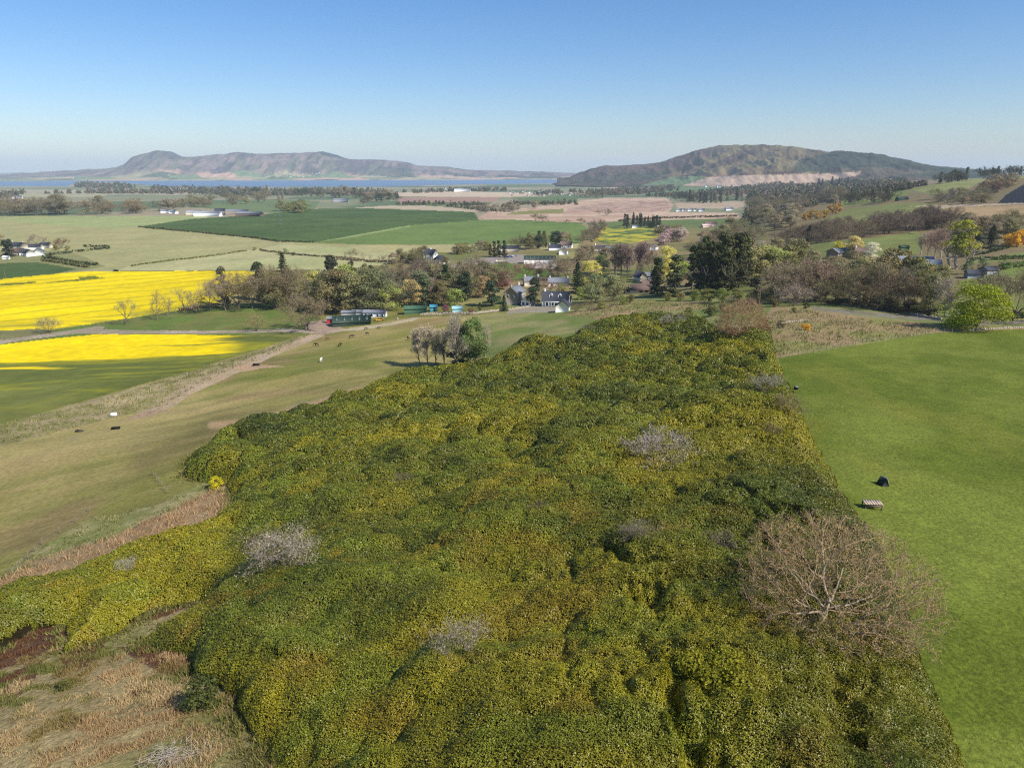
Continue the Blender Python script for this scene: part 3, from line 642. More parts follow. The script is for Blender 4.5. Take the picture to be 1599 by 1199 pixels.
def edge_grass():
    r = np.random.RandomState(41); X = []; Y = []; S = []
    for a, b in zip(TW, np.roll(TW, -1, 0)):
        L = np.hypot(*(b - a)); ym = (a[1] + b[1]) / 2
        if ym > 150 or ym < 17 or (a[0] + b[0]) / 2 > -5: continue
        k = int(L * 260 / max(1, ym / 40) ** 1.3); f = r.rand(k); nrm = np.array([-(b - a)[1], (b - a)[0]]) / L; o = r.normal(0, .8, k)
        X.append(a[0] + (b - a)[0] * f + nrm[0] * o); Y.append(a[1] + (b - a)[1] * f + nrm[1] * o)
    x = np.concatenate(X); y = np.concatenate(Y); h, _ = canopy(x, y); k = (h < .5) & (fbm(x / 1.5, y / 1.5, 2, 43) > .42); x, y = x[k], y[k]; m = len(x); z = terrain(x, y); s = cam_dist(x, y, z)
    L = r.uniform(.12, .5, m); W = np.maximum(.03, s * .001); a = r.uniform(0, 6.28, m); le = r.normal(0, .4, (m, 2))
    V = np.stack([np.stack([x - np.cos(a) * W, y - np.sin(a) * W, z - .05], 1), np.stack([x + np.cos(a) * W, y + np.sin(a) * W, z - .05], 1), np.stack([x + le[:, 0] * L, y + le[:, 1] * L, z + L], 1)], 1).reshape(-1, 3)
    c = mixc(C(150, 138, 84), C(96, 104, 44), r.rand(m)) * r.uniform(.75, 1.2, (m, 1))
    struct('rough_grass', mesh('rough_grass', V, [np.arange(3 * m).reshape(m, 3)], M_BLADE, {'Col': np.repeat(c, 3, 0)}), 'stuff')
edge_grass()

# ------------------------------------------------------------------ trees
def tubes(P0, P1, R0, R1, ns):
    P0 = np.asarray(P0, float); P1 = np.asarray(P1, float); m = len(P0)
    d = P1 - P0; d /= np.linalg.norm(d, axis=1, keepdims=True) + 1e-9
    ref = np.where(np.abs(d[:, 2:3]) > .9, np.array([[1., 0, 0]]), np.array([[0, 0, 1.]]))
    a = np.cross(d, ref); a /= np.linalg.norm(a, axis=1, keepdims=True) + 1e-9; b = np.cross(d, a)
    an = np.arange(ns) * 2 * math.pi / ns; ring = a[:, None] * np.cos(an)[None, :, None] + b[:, None] * np.sin(an)[None, :, None]
    V = np.concatenate([P0[:, None] + ring * np.asarray(R0)[:, None, None], P1[:, None] + ring * np.asarray(R1)[:, None, None]], 1).reshape(-1, 3)
    k = np.arange(ns); q = np.stack([k, (k + 1) % ns, (k + 1) % ns + ns, k + ns], 1)
    return V, (np.arange(m)[:, None, None] * 2 * ns + q[None]).reshape(-1, 4)
def join(parts):
    Vs, Fs, o = [], [], 0
    for V, Fq in parts: Vs.append(V); Fs.append(Fq + o); o += len(V)
    return np.concatenate(Vs), np.concatenate(Fs)
def perp(d, r):
    a = np.cross(d, r.normal(0, 1, 3)); return a / (np.linalg.norm(a) + 1e-9)
def skeleton(r, H, spread, trunk=.3, limbs=7, depth=4, up=.25, ang=.55, ratio=.72, r0=.035, kids=(2, 3), trunks=1, lo=.55, elo=None, tp=(.82, .7)):
    """list of (p0, p1, r0, r1, level)"""
    S = []
    def grow(p, d, L, rad, lev):
        for s in range(2):       # two bends per branch
            d2 = d + r.normal(0, .12, 3) + np.array([0, 0, up * .25]); d2 /= np.linalg.norm(d2)
            q = p + d2 * L / 2; ra = max(rad * (tp[0] if s == 0 else tp[1]), tp[2] if len(tp) > 2 else 0)
            S.append((p, q, rad, ra, lev)); p, d, rad = q, d2, ra
            if lev < depth and s == 0 and r.rand() < .7: kid(p, d, L * ratio, rad * .6, lev)
        if lev >= depth: return
        for k in range(r.randint(kids[0], kids[1] + 1)): kid(p, d, L * ratio, rad * .75, lev)
    def kid(p, d, L, rad, lev):
        a = ang * r.uniform(.6, 1.3); d2 = d * math.cos(a) + perp(d, r) * math.sin(a) + np.array([0, 0, up * .3]); d2 /= np.linalg.norm(d2)
        grow(p, d2, L * r.uniform(.75, 1.15), rad, lev + 1)
    for t in range(trunks):
        p = np.array([0, 0, -.4]); d = np.array([0, 0, 1.]) + (r.normal(0, .1, 3) if trunks == 1 else r.normal(0, .28, 3)); d /= np.linalg.norm(d)
        rad = r0 * H / math.sqrt(trunks); nseg = 4; top = H * trunk
        pts = [p]
        for k in range(nseg):
            q = p + d * (top + .4) / nseg; S.append((p, q, rad, rad * .9, 0)); rad *= .9; p = q; pts.append(p); d = d + r.normal(0, .06, 3); d /= np.linalg.norm(d)
        L1 = H * (1 - trunk) * .42
        for k in range(limbs):
            fr = r.uniform(lo, 1) if k else 1; pp = pts[0] + (pts[-1] - pts[0]) * fr if fr < 1 else pts[-1]
            az = k * 2.4 + r.uniform(-.4, .4); el = r.uniform(*elo) if elo else r.uniform(.25, 1.2) if spread > .45 else r.uniform(.7, 1.35)
            dd = np.array([math.cos(az) * math.cos(el), math.sin(az) * math.cos(el), math.sin(el)])
            if k == 0: dd = d
            grow(pp, dd, L1 * (1 if k == 0 else r.uniform(.8, 1.15)) * (1 + (spread - .45) * (1 - math.sin(el))), rad * r.uniform(.5, .75), 1)
    return S
def split_skel(S, lev):
    a = [s for s in S if s[4] <= lev]; b = [s for s in S if s[4] > lev]; return a, b
def seg_mesh(S, ns):
    return tubes([s[0] for s in S], [s[1] for s in S], [s[2] for s in S], [s[3] for s in S], ns)
def twigs(ends, dirs, r, m, L, W, spr=.9):
    """thin flat shoots round the branch ends"""
    k = r.randint(0, len(ends), m); p = ends[k] + r.normal(0, L * .25, (m, 3)); d = dirs[k] + r.normal(0, spr, (m, 3)); d[:, 2] += .25
    d /= np.linalg.norm(d, axis=1, keepdims=True); s = np.cross(d, r.normal(0, 1, (m, 3))); s /= np.linalg.norm(s, axis=1, keepdims=True) + 1e-9
    ln = L * r.uniform(.5, 1.3, (m, 1)); V = np.stack([p - s * W / 2, p + s * W / 2, p + d * ln * .6 + s * W * .4, p + d * ln], 1).reshape(-1, 3)
    return V, np.arange(4 * m).reshape(m, 4)
def vcol(V, r, lo=.7, hi=1.3): return np.repeat(r.uniform(lo, hi, len(V) // 4), 4)
PROTO = {}
def add_proto(kind, tV, tF, tm, cV, cF, cm, cv):
    H = max(float(cV[:, 2].max()), .1); Wd = float(np.percentile(np.abs(cV[:, :2]), 97)) * 2
    PROTO.setdefault(kind, []).append((mesh(kind + '_trunk', tV, [tF], tm), mesh(kind + '_crown', cV, [cF], cm, {'v': cv}), H, Wd))
def bare_proto(kind, seed, H=10, spread=.5, limbs=7, depth=4, m=4200, W=.055, L=.8, tm=None, trunk=.2, buds=700, up=.3, trunks=1, r0=.022, lo=.55):
    r = np.random.RandomState(seed); S = skeleton(r, H, spread, trunk, limbs, depth, up, trunks=trunks, r0=r0, lo=lo)
    a, b = split_skel(S, 1); tV, tF = seg_mesh(a, 6); bV, bF = seg_mesh(b, 3)
    e = [s for s in S if s[4] >= depth - 1]; ends = np.array([s[1] for s in e]); dirs = np.array([(s[1] - s[0]) / np.linalg.norm(s[1] - s[0]) for s in e])
    wV, wF = twigs(ends, dirs, r, m, L, W)
    k = r.randint(0, len(ends), buds); lV, lF = leaf_quads(ends[k] + r.normal(0, L * .5, (buds, 3)), r.normal(0, 1, (buds, 3)), .22, .14, r, 1)
    cV, cF = join([(bV, bF), (wV, wF), (lV, lF)])
    cv = np.concatenate([np.full(len(bV), .9), vcol(wV, r), vcol(lV, r, .9, 1.5)])
    add_proto(kind, tV, tF, tm or M_BARK, cV, cF, M_TWIG, cv)
def leafy_proto(kind, seed, H=10, rx=4.6, lobes=30, m=6000, L=.38, base=.1, mat=None, tm=None, shape='round', W=.62):
    r = np.random.RandomState(seed); S = skeleton(r, H * .8, .5, .3, 6, 2, .4); tV, tF = seg_mesh([s for s in S if s[4] <= 2], 5)
    Ps, Ns, vs = [], [], []
    for k in range(lobes):
        f = r.rand(); z = H * (base + (1 - base) * f * .88)
        if shape == 'round': rad = rx * math.sqrt(max(.06, 1 - ((f - .42) / .62) ** 2)) * .72
        elif shape == 'column': rad = rx * (1 - .75 * f ** 2.2) * .6
        else: rad = rx * (.25 + f * .75) * .7
        az = r.uniform(0, 6.28); rr_ = rad * math.sqrt(r.rand()); c = np.array([math.cos(az) * rr_, math.sin(az) * rr_, z]); s = rx * r.uniform(.2, .42)
        q = m // lobes; d = r.normal(0, 1, (q, 3)); d /= np.linalg.norm(d, axis=1, keepdims=True)
        d[:, 2] = np.where(d[:, 2] < -.3, -d[:, 2], d[:, 2])
        P = c + d * s * r.uniform(.65, 1.08, (q, 1)) * np.array([1, 1, .8]); Ps.append(P); Ns.append(d); vs.append(r.uniform(.75, 1.3, q) * r.uniform(.8, 1.2))
    P = np.concatenate(Ps); cV, cF = leaf_quads(P, np.concatenate(Ns), L * r.uniform(.6, 1.2, len(P)), L * W * r.uniform(.6, 1.2, len(P)), r, .6)
    add_proto(kind, tV, tF, tm or M_BARK, cV, cF, mat or M_LEAF, np.repeat(np.concatenate(vs), 4))
def conifer_proto(kind, seed, H=10, rx=2.2, m=2600, base=.06, pw=.8, ragged=.2, L=.5):
    r = np.random.RandomState(seed); tV, tF = tubes([[0, 0, -.4]], [[0, 0, H * .96]], [.02 * H], [.02], 6)
    P, Nn, vs = [], [], []
    nb = 95
    for k in range(nb):
        f = (k / nb) ** .9; z = H * (base + (1 - base) * f); az = k * 2.4 + r.uniform(-.3, .3); Lb = rx * (1 - f) ** pw * r.uniform(1 - ragged, 1 + ragged) + .12
        q = max(6, int(m / nb * (Lb / rx + .25))); s = r.uniform(.15, 1, q)
        dr = np.array([math.cos(az), math.sin(az)]); sd = np.array([-dr[1], dr[0]]); w_ = r.normal(0, .16, q) * Lb * (1.2 - s)
        x = dr[0] * s * Lb + sd[0] * w_; y = dr[1] * s * Lb + sd[1] * w_; zz = z - s * Lb * .28 + s ** 2 * Lb * .18 + r.normal(0, .06, q)
        P.append(np.stack([x, y, zz], 1)); Nn.append(np.tile([dr[0] * .5, dr[1] * .5, .9], (q, 1))); vs.append(r.uniform(.7, 1.3, q) * (.85 + .3 * s))
    P = np.concatenate(P); cV, cF = leaf_quads(P, np.concatenate(Nn), L * r.uniform(.6, 1.2, len(P)), L * .4, r, .5, .2)
    add_proto(kind, tV, tF, M_BARK, cV, cF, M_NEEDLE, np.repeat(np.concatenate(vs), 4))
for s in range(4): bare_proto('bare', 100 + s, spread=.6 + .15 * (s % 2), limbs=9)
for s in range(2): bare_proto('tall_bare', 120 + s, spread=.3, limbs=16, trunk=.62, m=3200, up=.6, r0=.014, lo=.25, L=.6)
for s in range(2): bare_proto('pale_bare', 130 + s, spread=.42, limbs=11, tm=M_PALEBARK, m=2400, W=.045, trunk=.5, up=.45, lo=.3)
for s in range(2): bare_proto('thin_bare', 140 + s, spread=.5, limbs=6, m=900, W=.05, trunk=.3, buds=200)
for s in range(3): bare_proto('bare_shrub', 150 + s, H=6, spread=.8, limbs=8, depth=4, m=1500, trunk=.1, W=.05, L=.7, up=.25, r0=.03, trunks=3)
for s in range(3): leafy_proto('leafy', 200 + s)
for s in range(2): leafy_proto('round', 210 + s, rx=4.6, lobes=22, base=.08, m=3600)
for s in range(3): leafy_proto('bush', 220 + s, H=6, rx=4, lobes=16, base=.02, m=1800, L=.5)
for s in range(2): leafy_proto('fine_bush', 225 + s, H=6, rx=4, lobes=30, base=.02, m=9000, L=.24)
for s in range(2): leafy_proto('evergreen', 230 + s, rx=3.2, base=.04, lobes=24, m=3600, mat=M_NEEDLE, shape='column', L=.5)
for s in range(2): leafy_proto('cypress', 240 + s, rx=1.5, base=.02, lobes=22, m=2200, mat=M_NEEDLE, shape='column', L=.35)
for s in range(4): leafy_proto('pine', 250 + s, rx=1.9, base=.02, lobes=46, m=4400, mat=M_NEEDLE, shape='column', L=.36)
for s in range(2): conifer_proto('spruce', 260 + s)
for s in range(2): leafy_proto('birch', 270 + s, rx=2.6, base=.3, lobes=20, m=1500, L=.4, tm=M_PALEBARK)
NAMEOF = dict(bare='bare_tree', full_bare='bare_tree', tall_bare='bare_tree', pale_bare='bare_tree', thin_bare='bare_tree', bare_shrub='bare_shrub', leafy='leafy_tree', round='leafy_tree', bush='shrub', fine_bush='shrub', evergreen='evergreen_tree', cypress='cypress_tree', pine='pine_tree', spruce='spruce_tree', birch='birch_tree')
CATOF = dict(bare_shrub='shrub', bush='shrub', fine_bush='shrub')
GAIN = dict(bare=1.15, full_bare=1.1, tall_bare=1.15, pale_bare=1.2, thin_bare=1.15, bare_shrub=1.15, leafy=1.75, round=1.65, bush=1.5, fine_bush=1.5, evergreen=1.5, cypress=1.5, pine=1.5, spruce=1.5, birch=1.5)
pick = random.Random(3)
def plant(kind, px, py, hpx, tint, label, group=None, wk=1.0, pos=None, name=None, cat=None, jit=.08):
    """a tree standing where the photograph shows it; height from its size in the picture and its distance"""
    p = pos or G(px, py); tm_, cm_, H, Wd = pick.choice(PROTO[kind])
    h = hpx * slant(p) / F; s = h / H; tint = np.asarray(tint, float); ds = .28 if 'bare' in kind or kind in ('leafy', 'evergreen', 'round') else 0; tint = tint * (1 - ds) + float(tint @ [.3, .6, .1]) * np.array([1.06, .99, .78]) * ds; wk = wk * (1.3 if kind in ('bare', 'leafy', 'tall_bare') else 1.1)
    t = thing(name or NAMEOF[kind], label, cat or CATOF.get(kind, 'tree'), p, pick.uniform(0, 6.28), (s * wk, s * wk, s), group)
    f = 1 + pick.uniform(-jit, jit); k = GAIN[kind] * f
    obj('trunk', tm_, t); obj('crown', cm_, t, color=np.asarray(tint) * k)
    return t
def colonize(seed, rx, zc, up, dn, npts, step=.4, trunk=1.7, kill=.62, infl=3.2, off=(0, 0), inner=.4):
    """grow limbs towards points spread through a dome, as a tree grows towards light; returns segments (p0, p1, r0, r1)"""
    r = np.random.RandomState(seed); d = r.normal(0, 1, (npts, 3)); d /= np.linalg.norm(d, axis=1, keepdims=True)
    A_ = d * (inner + (1 - inner) * r.rand(npts, 1) ** .5) * (.86 + .28 * fbm(d[:, :1] * 2 + 9, d[:, 1:2] * 2 + d[:, 2:] * 1.5, 2, seed)) * np.array([rx, rx, 1.]); A_[:, 2] *= np.where(A_[:, 2] > 0, up, dn); A_ += [off[0], off[1], zc]
    nodes = [np.array([0, 0, -.5])]; par = [-1]; z = -.5
    while z < trunk: z += step; nodes.append(np.array([r.normal(0, .05), r.normal(0, .05), z])); par.append(len(nodes) - 2)
    P = np.array(nodes); best = np.full(npts, 1e9); who = np.zeros(npts, int); alive = np.ones(npts, bool); new0 = 0
    for it in range(140):
        for k in range(new0, len(P)):
            q = ((A_ - P[k]) ** 2).sum(1); u = q < best; best[u] = q[u]; who[u] = k
        new0 = len(P); alive &= best > kill ** 2; act = alive & (best < (infl if it > 3 else 99) ** 2)
        if not act.any(): break
        acc = {}; v = A_[act] - P[who[act]]; v /= np.linalg.norm(v, axis=1, keepdims=True)
        for k, q in zip(who[act], v): acc[k] = acc.get(k, 0) + q
        add = []
        for k, q in acc.items():
            q = q / (np.linalg.norm(q) + 1e-9) + r.normal(0, .22, 3); q /= np.linalg.norm(q)
            if par[k] >= 0:
                f = P[k] - P[par[k]]; q = q * .65 + .35 * f / np.linalg.norm(f); q /= np.linalg.norm(q)
            add.append((k, P[k] + q * step))
        for k, q in add: par.append(k)
        P = np.concatenate([P, np.array([q for k, q in add])])
        if len(P) > 12000: break
    m = len(P); rad = np.zeros(m)
    for k in range(m - 1, 0, -1):
        rad[k] = max(rad[k], .011 ** 2.2); rad[par[k]] += rad[k]
    rad = rad ** (1 / 2.2)
    return P, np.array(par), rad
ORD = ['leftmost', 'second from the left', 'third from the left', 'fourth from the left', 'fifth from the left', 'sixth from the left', 'seventh from the left', 'eighth from the left', 'ninth from the left', 'tenth from the left', 'eleventh from the left', 'twelfth from the left']
def row(items, label, group):
    """label holds {o}: the place of the tree in its row, which alone tells the members apart"""
    items = sorted(items, key=lambda q: q[1])
    for k, it in enumerate(items):
        o = ORD[k] if k < len(items) - 1 or len(items) < 3 else 'rightmost'
        plant(*it[:5], label.format(o=o), group, *(it[5:] if len(it) > 5 else ()))
BR = C(130, 114, 80); BR2 = C(136, 116, 82); GB = C(130, 120, 96); OLB = C(120, 114, 66); PKB = C(146, 126, 92); PALB = C(156, 140, 122)
OL = C(110, 106, 54); RUST = C(112, 98, 50); DKV = C(50, 60, 36); DKG2 = C(58, 70, 38); LIM = C(136, 144, 42); GRE = C(88, 104, 44); YG = C(150, 142, 40); ORA = C(158, 134, 66)
GORSE = C(180, 168, 30)
g = 'bare trees in a row along the edge of the yellow field'
row([('bare_shrub',75,520,26,GB),('thin_bare',197,507,38,GB),('thin_bare',246,500,44,BR),('thin_bare',265,493,32,GB,.8),('thin_bare',289,490,40,GB),('thin_bare',306,488,37,GB),('thin_bare',328,485,42,GB)], 'bare tree with thin crown beside the yellow field, {o} of its row', g)
plant('bare_shrub',401,517,32,C(138,122,70),'tan bushy shrub beside the farm track, left of the bare tree', wk=.85)
plant('bare',481,514,56,BR2,'bare brown tree with pale trunk beside the track, left of the red shed')
g = 'brown trees of the grove beside the yellow field'
row([('bare',353,485,58,PKB),('bare',373,483,60,BR2),('bare',394,482,56,BR),('bare',415,480,64,RUST),('bare',436,478,66,BR2),('bare',456,478,60,BR),('leafy',428,482,40,OL,1.1)], 'brown tree of the grove right of the yellow field, {o} of them', g)
plant('bare_shrub',366,487,12,OL,'low olive shrub at the foot of the brown grove')
plant('pine',407,470,58,DKV,'dark pine top above the brown grove beside yellow field', wk=1.3)
plant('spruce',447,472,74,C(66,74,50),'tall dark spruce with pointed top rising from brown grove', wk=1.0)
plant('pine',350,478,58,C(84,84,60),'grey green conifer at the left end of the brown grove')
plant('evergreen',522,466,66,C(62,66,44),'broad dark conifer rising left of the yellow green tree')
plant('leafy',541,468,56,LIM,'bright yellow green tree between two dark conifers', wk=.7)
plant('cypress',552,466,56,C(58,62,40),'narrow dark conifer right of the yellow green tree', wk=1.2)
plant('leafy',490,478,54,YG,'yellow olive tree behind the grove, left of the broad dark conifer', wk=.8)
g = 'olive and rust trees behind the green barn'
row([('bare',494,484,58,GB),('leafy',513,486,58,OL),('leafy',531,488,66,RUST),('leafy',555,489,62,OL),('leafy',576,487,66,C(92,96,48)),('bare',598,486,70,C(112,112,84))], 'budding tree behind the green barn, {o} of the row', g)
g = 'brown trees behind the gardens, below the white field house'
row([('bare',575,462,46,BR),('bare',607,462,52,BR),('bare',630,456,52,BR2),('bare',650,455,56,C(116,96,84)),('bare',668,452,52,GB),('bare',687,455,52,BR2),('bare',735,450,52,GB),('bare',752,455,60,BR2),('bare',768,448,46,OLB)], 'bare brown tree in the wood below the white gabled house, {o}', g)
plant('leafy',604,485,44,LIM,'small lime tree beside the white shed')
plant('leafy',623,478,34,C(124,120,48),'small olive tree with bare stem left of the autumn coloured tree', wk=.8)
plant('leafy',643,478,42,ORA,'orange tan tree in the garden behind the long green shed', wk=.85)
plant('evergreen',627,458,36,DKG2,'dark evergreen in the wood above the orange tan tree', wk=1.2)
plant('evergreen',663,475,44,C(72,86,46),'dark green tree right of the orange tan tree', wk=1.2)
plant('pale_bare',678,472,40,C(176,140,122),'pinkish bare birch with white trunk in the garden', wk=.7)
plant('leafy',690,476,40,RUST,'rust coloured tree right of the white trunked birch')
plant('cypress',696,468,54,C(46,64,34),'tall narrow dark cypress above the garden', wk=1.25)
plant('cypress',702,466,40,C(84,88,44),'shorter olive cypress leaning on the dark one', wk=1.3)
plant('bush',710,478,28,C(128,138,70),'pale lime willow behind the turquoise shed')
plant('evergreen',727,470,46,C(48,62,38),'large rounded dark evergreen in the middle of the gardens', wk=1.15)
plant('leafy',655,468,46,C(104,108,68),'grey green tree behind the orange tan tree')
plant('evergreen',768,477,40,C(56,72,42),'dark spreading evergreen left of the stone house', wk=1.5)
plant('spruce',787,486,26,C(44,66,36),'small dark cone shaped conifer in front of the stone house', wk=1.35)
plant('cypress',749,487,15,C(62,66,32),'low dark green clipped conifer on the lawn', wk=2.0)
plant('bush',695,489,14,C(128,72,84),'dark magenta flowering shrub between the turquoise sheds', wk=.75)
plant('bush',735,489,8,C(120,74,66),'low red shrub on the lawn right of the pale turquoise shed')
plant('leafy',756,464,34,C(140,112,66),'rust tan tree beside the dark garden evergreen')
plant('round',792,446,20,C(164,96,108),'pink blossoming tree behind the stone house')
plant('leafy',780,452,28,C(104,62,50),'dark copper red tree behind the stone house')
plant('bare',818,438,36,C(126,82,70),'reddish brown tree left of the dark round evergreen')
plant('round',842,439,20,C(46,62,36),'small round dark evergreen on the green behind the houses')
plant('evergreen',835,478,46,C(56,66,40),'large dark evergreen between stone house and white house', wk=1.1)
plant('bare',846,462,34,C(140,108,92),'pinkish bare tree just left of the white house chimney')
plant('spruce',901,458,48,C(42,56,32),'dark tall spruce behind the white house', wk=1.25)
plant('leafy',922,445,38,GORSE,'bright yellow flowering tree behind the dark spruce', wk=.85)
plant('leafy',940,428,30,GRE,'fresh green tree right of the yellow flowering tree')
g = 'bare trees beyond the white house'
row([('bare',860,436,34,BR2),('bare',872,434,38,GB),('bare',886,438,40,BR2),('tall_bare',898,424,30,BR)], 'bare brown tree beyond the slate house roofs, {o} of four', g)
plant('round',930,474,48,C(112,120,66),'large round grey green tree right of the white house', wk=.9)
plant('leafy',958,470,42,C(120,122,66),'pale olive tree left of the brown bungalow')
plant('bush',908,468,20,C(120,134,60),'lime green bush behind the white garage')
plant('bush',878,458,16,C(134,130,66),'olive bush behind the white house gable')
g = 'scrub bushes along the field edge right of the white garage'
row([('bare_shrub',900,487,16,C(126,106,70)),('bare_shrub',918,485,18,C(120,104,64)),('bush',938,483,14,C(118,116,60)),('bare_shrub',955,480,18,OLB),('bush',972,476,14,C(110,116,54)),('bush',985,474,14,OL)], 'scrubby bush along the field edge right of the garage, {o}', g)
g = 'tall bare trees behind the brown bungalow'
row([('tall_bare',960,432,52,C(136,118,100)),('tall_bare',970,434,56,C(130,112,92)),('tall_bare',981,434,56,C(136,112,100)),('tall_bare',991,430,54,C(140,112,104)),('tall_bare',1002,424,44,C(136,108,98))], 'tall bare grey brown tree behind the bungalow, {o} of the clump', g)
plant('leafy',1042,440,54,GORSE,'large tree covered in bright yellow blossom behind dark pine', wk=.66)
plant('pine',1026,462,58,C(52,60,34),'dark pine beside the bungalow, left of the paler pine', wk=1.2)
plant('pine',1052,464,64,C(74,78,48),'broad pine below the yellow blossom tree, beside the bungalow', wk=1.35)
plant('bush',1064,432,24,C(140,152,60),'lime bush right of the yellow blossom tree')
plant('bare',1018,430,44,C(108,84,76),'dark bare tree left of the yellow blossom tree', wk=.7)
g = 'dark pines of the tall stand'
row([('pine',1081,452,66,C(60,66,34),1),('pine',1092,456,74,C(72,76,40),1),('pine',1104,458,78,C(62,66,36),1.1),('pine',1117,456,72,C(76,78,42),1),('pine',1129,456,82,C(64,68,36),1.1),('pine',1142,452,76,C(80,80,44),1.1),('pine',1153,450,82,C(66,68,38),1.1),('pine',1163,444,68,C(84,84,46),1),('pine',1098,444,72,C(70,74,40),1),('pine',1123,442,74,C(66,70,38),1),('pine',1148,441,72,C(72,76,40),1)], 'tall dark pine in the dense stand right of bungalow, {o}', g)
g = 'undergrowth in front of the tall dark pines'
row([('bush',1042,470,14,OL),('bush',1062,470,14,C(130,116,70)),('bush',1085,470,18,C(108,114,52)),('bush',1105,472,22,C(112,112,56)),('bush',1128,472,22,C(110,120,56)),('bush',1150,470,20,C(118,118,60)),('bare_shrub',1142,474,14,C(140,112,84))], 'low scrub bush in front of the dark pine stand, {o}', g)
g = 'budding trees right of the dark pine stand'
row([('leafy',1174,440,50,C(128,120,58)),('leafy',1190,436,52,C(132,128,56)),('leafy',1206,434,46,LIM),('leafy',1222,432,38,C(140,144,50)),('round',1196,405,16,C(160,150,116)),('round',1186,404,14,C(164,150,120))], 'yellow olive tree right of the dark pine stand, {o}', g)
plant('evergreen',1182,462,30,C(50,54,30),'dark holly under the trees beside the road', wk=1.6)
plant('evergreen',1214,474,24,C(72,88,36),'rounded dark green bush below the pink brown trees', wk=1.9)
plant('bush',1258,482,10,C(64,72,36),'small dark bush beside the road bend')
g = 'pinkish brown trees by the road bend'
row([('bare',1226,470,58,PKB),('bare',1240,472,64,PKB),('bare',1256,470,62,C(148,128,96)),('bare',1272,470,66,C(156,126,98)),('bare',1288,470,64,C(138,116,84)),('bare_shrub',1238,478,40,C(150,128,112)),('bare',1212,452,40,BR)], 'pinkish brown bare tree by the road bend, {o}', g)
g = 'row of bare trees along the road wall'
row([('bare',1306,470,54,C(122,102,82)),('bare',1324,474,56,OLB),('pale_bare',1340,478,58,BR),('bare',1357,478,54,C(124,106,78)),('pale_bare',1373,480,64,BR2),('bare',1391,482,56,C(122,102,76)),('pale_bare',1411,483,62,C(132,118,88)),('bare',1428,484,52,BR),('leafy',1450,490,56,C(104,102,52),.6),('pale_bare',1475,494,54,PALB)], 'bare tree in the row along the roadside wall, {o}', g)
g = 'olive trees between the road row and the slate roofs'
row([('leafy',1320,450,40,OLB),('leafy',1345,450,44,C(112,108,56)),('leafy',1370,452,38,C(110,104,60)),('leafy',1440,455,40,C(108,106,52)),('leafy',1465,452,34,OL),('leafy',1300,440,36,C(118,104,64))], 'olive budding tree behind the roadside row, {o}', g)
p = G(1524, 513); p.z -= 1.2
plant('fine_bush',1524,513,68,C(130,136,24),'big bright lime green tree beside the field wall', wk=1.05, name='leafy_tree', cat='tree', pos=p)
plant('bare',1580,500,70,C(128,112,80),'large bare tree right of the big lime green tree', wk=.9)
plant('bare',1556,478,46,C(130,118,84),'bare tree behind the big lime green tree')
g = 'birches by the slate roofed houses'
row([('birch',1483,418,56,C(134,132,52)),('birch',1494,420,64,C(140,140,50)),('birch',1506,420,58,C(146,142,56)),('birch',1518,402,34,C(150,140,60))], 'yellow green birch with white trunk by the slate houses, {o}', g)
g = 'pink brown bare trees left of the birches'
row([('pale_bare',1438,398,30,PALB),('pale_bare',1448,402,38,C(166,132,114)),('pale_bare',1459,404,42,C(160,126,106)),('pale_bare',1468,406,44,C(150,120,100))], 'pink brown bare tree on the slope left of the birches, {o}', g)
plant('spruce',1546,388,30,C(46,58,36),'dark spruce beside the orange gorse on the hillside', wk=1.3)
plant('evergreen',1526,390,24,C(74,80,46),'olive evergreen left of the dark hillside spruce', wk=1.5)
g = 'orange gorse bushes on the right hillside'
row([('bush',1575,384,16,C(188,146,44)),('bush',1588,386,22,C(196,150,40)),('bush',1599,382,20,C(180,138,44))], 'orange yellow gorse bush at the right edge of the hillside, {o}', g)
g = 'round garden trees by the small dark roofs'
row([('round',1511,429,20,C(84,102,48)),('round',1532,424,18,C(88,104,56))], 'small round green garden tree on the lawn, {o}', g)
plant('round',1568,420,12,C(96,116,46),'clipped green hedge bush on the right hillside', wk=1.8)
plant('leafy',1360,405,24,C(176,172,140),'white blossoming tree among the hillside houses')
plant('leafy',1330,400,28,C(172,152,70),'pale yellow tree above the blue slate roof')
plant('bush',1308,392,14,C(176,160,40),'yellow shrub above the blue slate roof')
g = 'gorse on the middle hillside'
row([('bush',1258,345,12,C(164,132,52)),('bush',1266,343,14,C(150,124,54)),('bush',1276,342,12,C(160,128,54)),('bush',1288,340,12,C(152,128,54)),('bush',1300,335,14,C(164,128,52)),('bush',1310,331,12,C(154,126,54))], 'orange gorse bush on the middle hillside, {o}', g)
plant('evergreen',1221,336,14,C(44,62,44),'dark rounded evergreen left of the hillside gorse', wk=1.8)
plant('spruce',1262,378,24,C(40,52,34),'dark spruce at the left end of the long hillside wood', wk=1.6)
plant('bush',1188,393,16,C(158,148,128),'pale blossoming bush behind the pine stand')
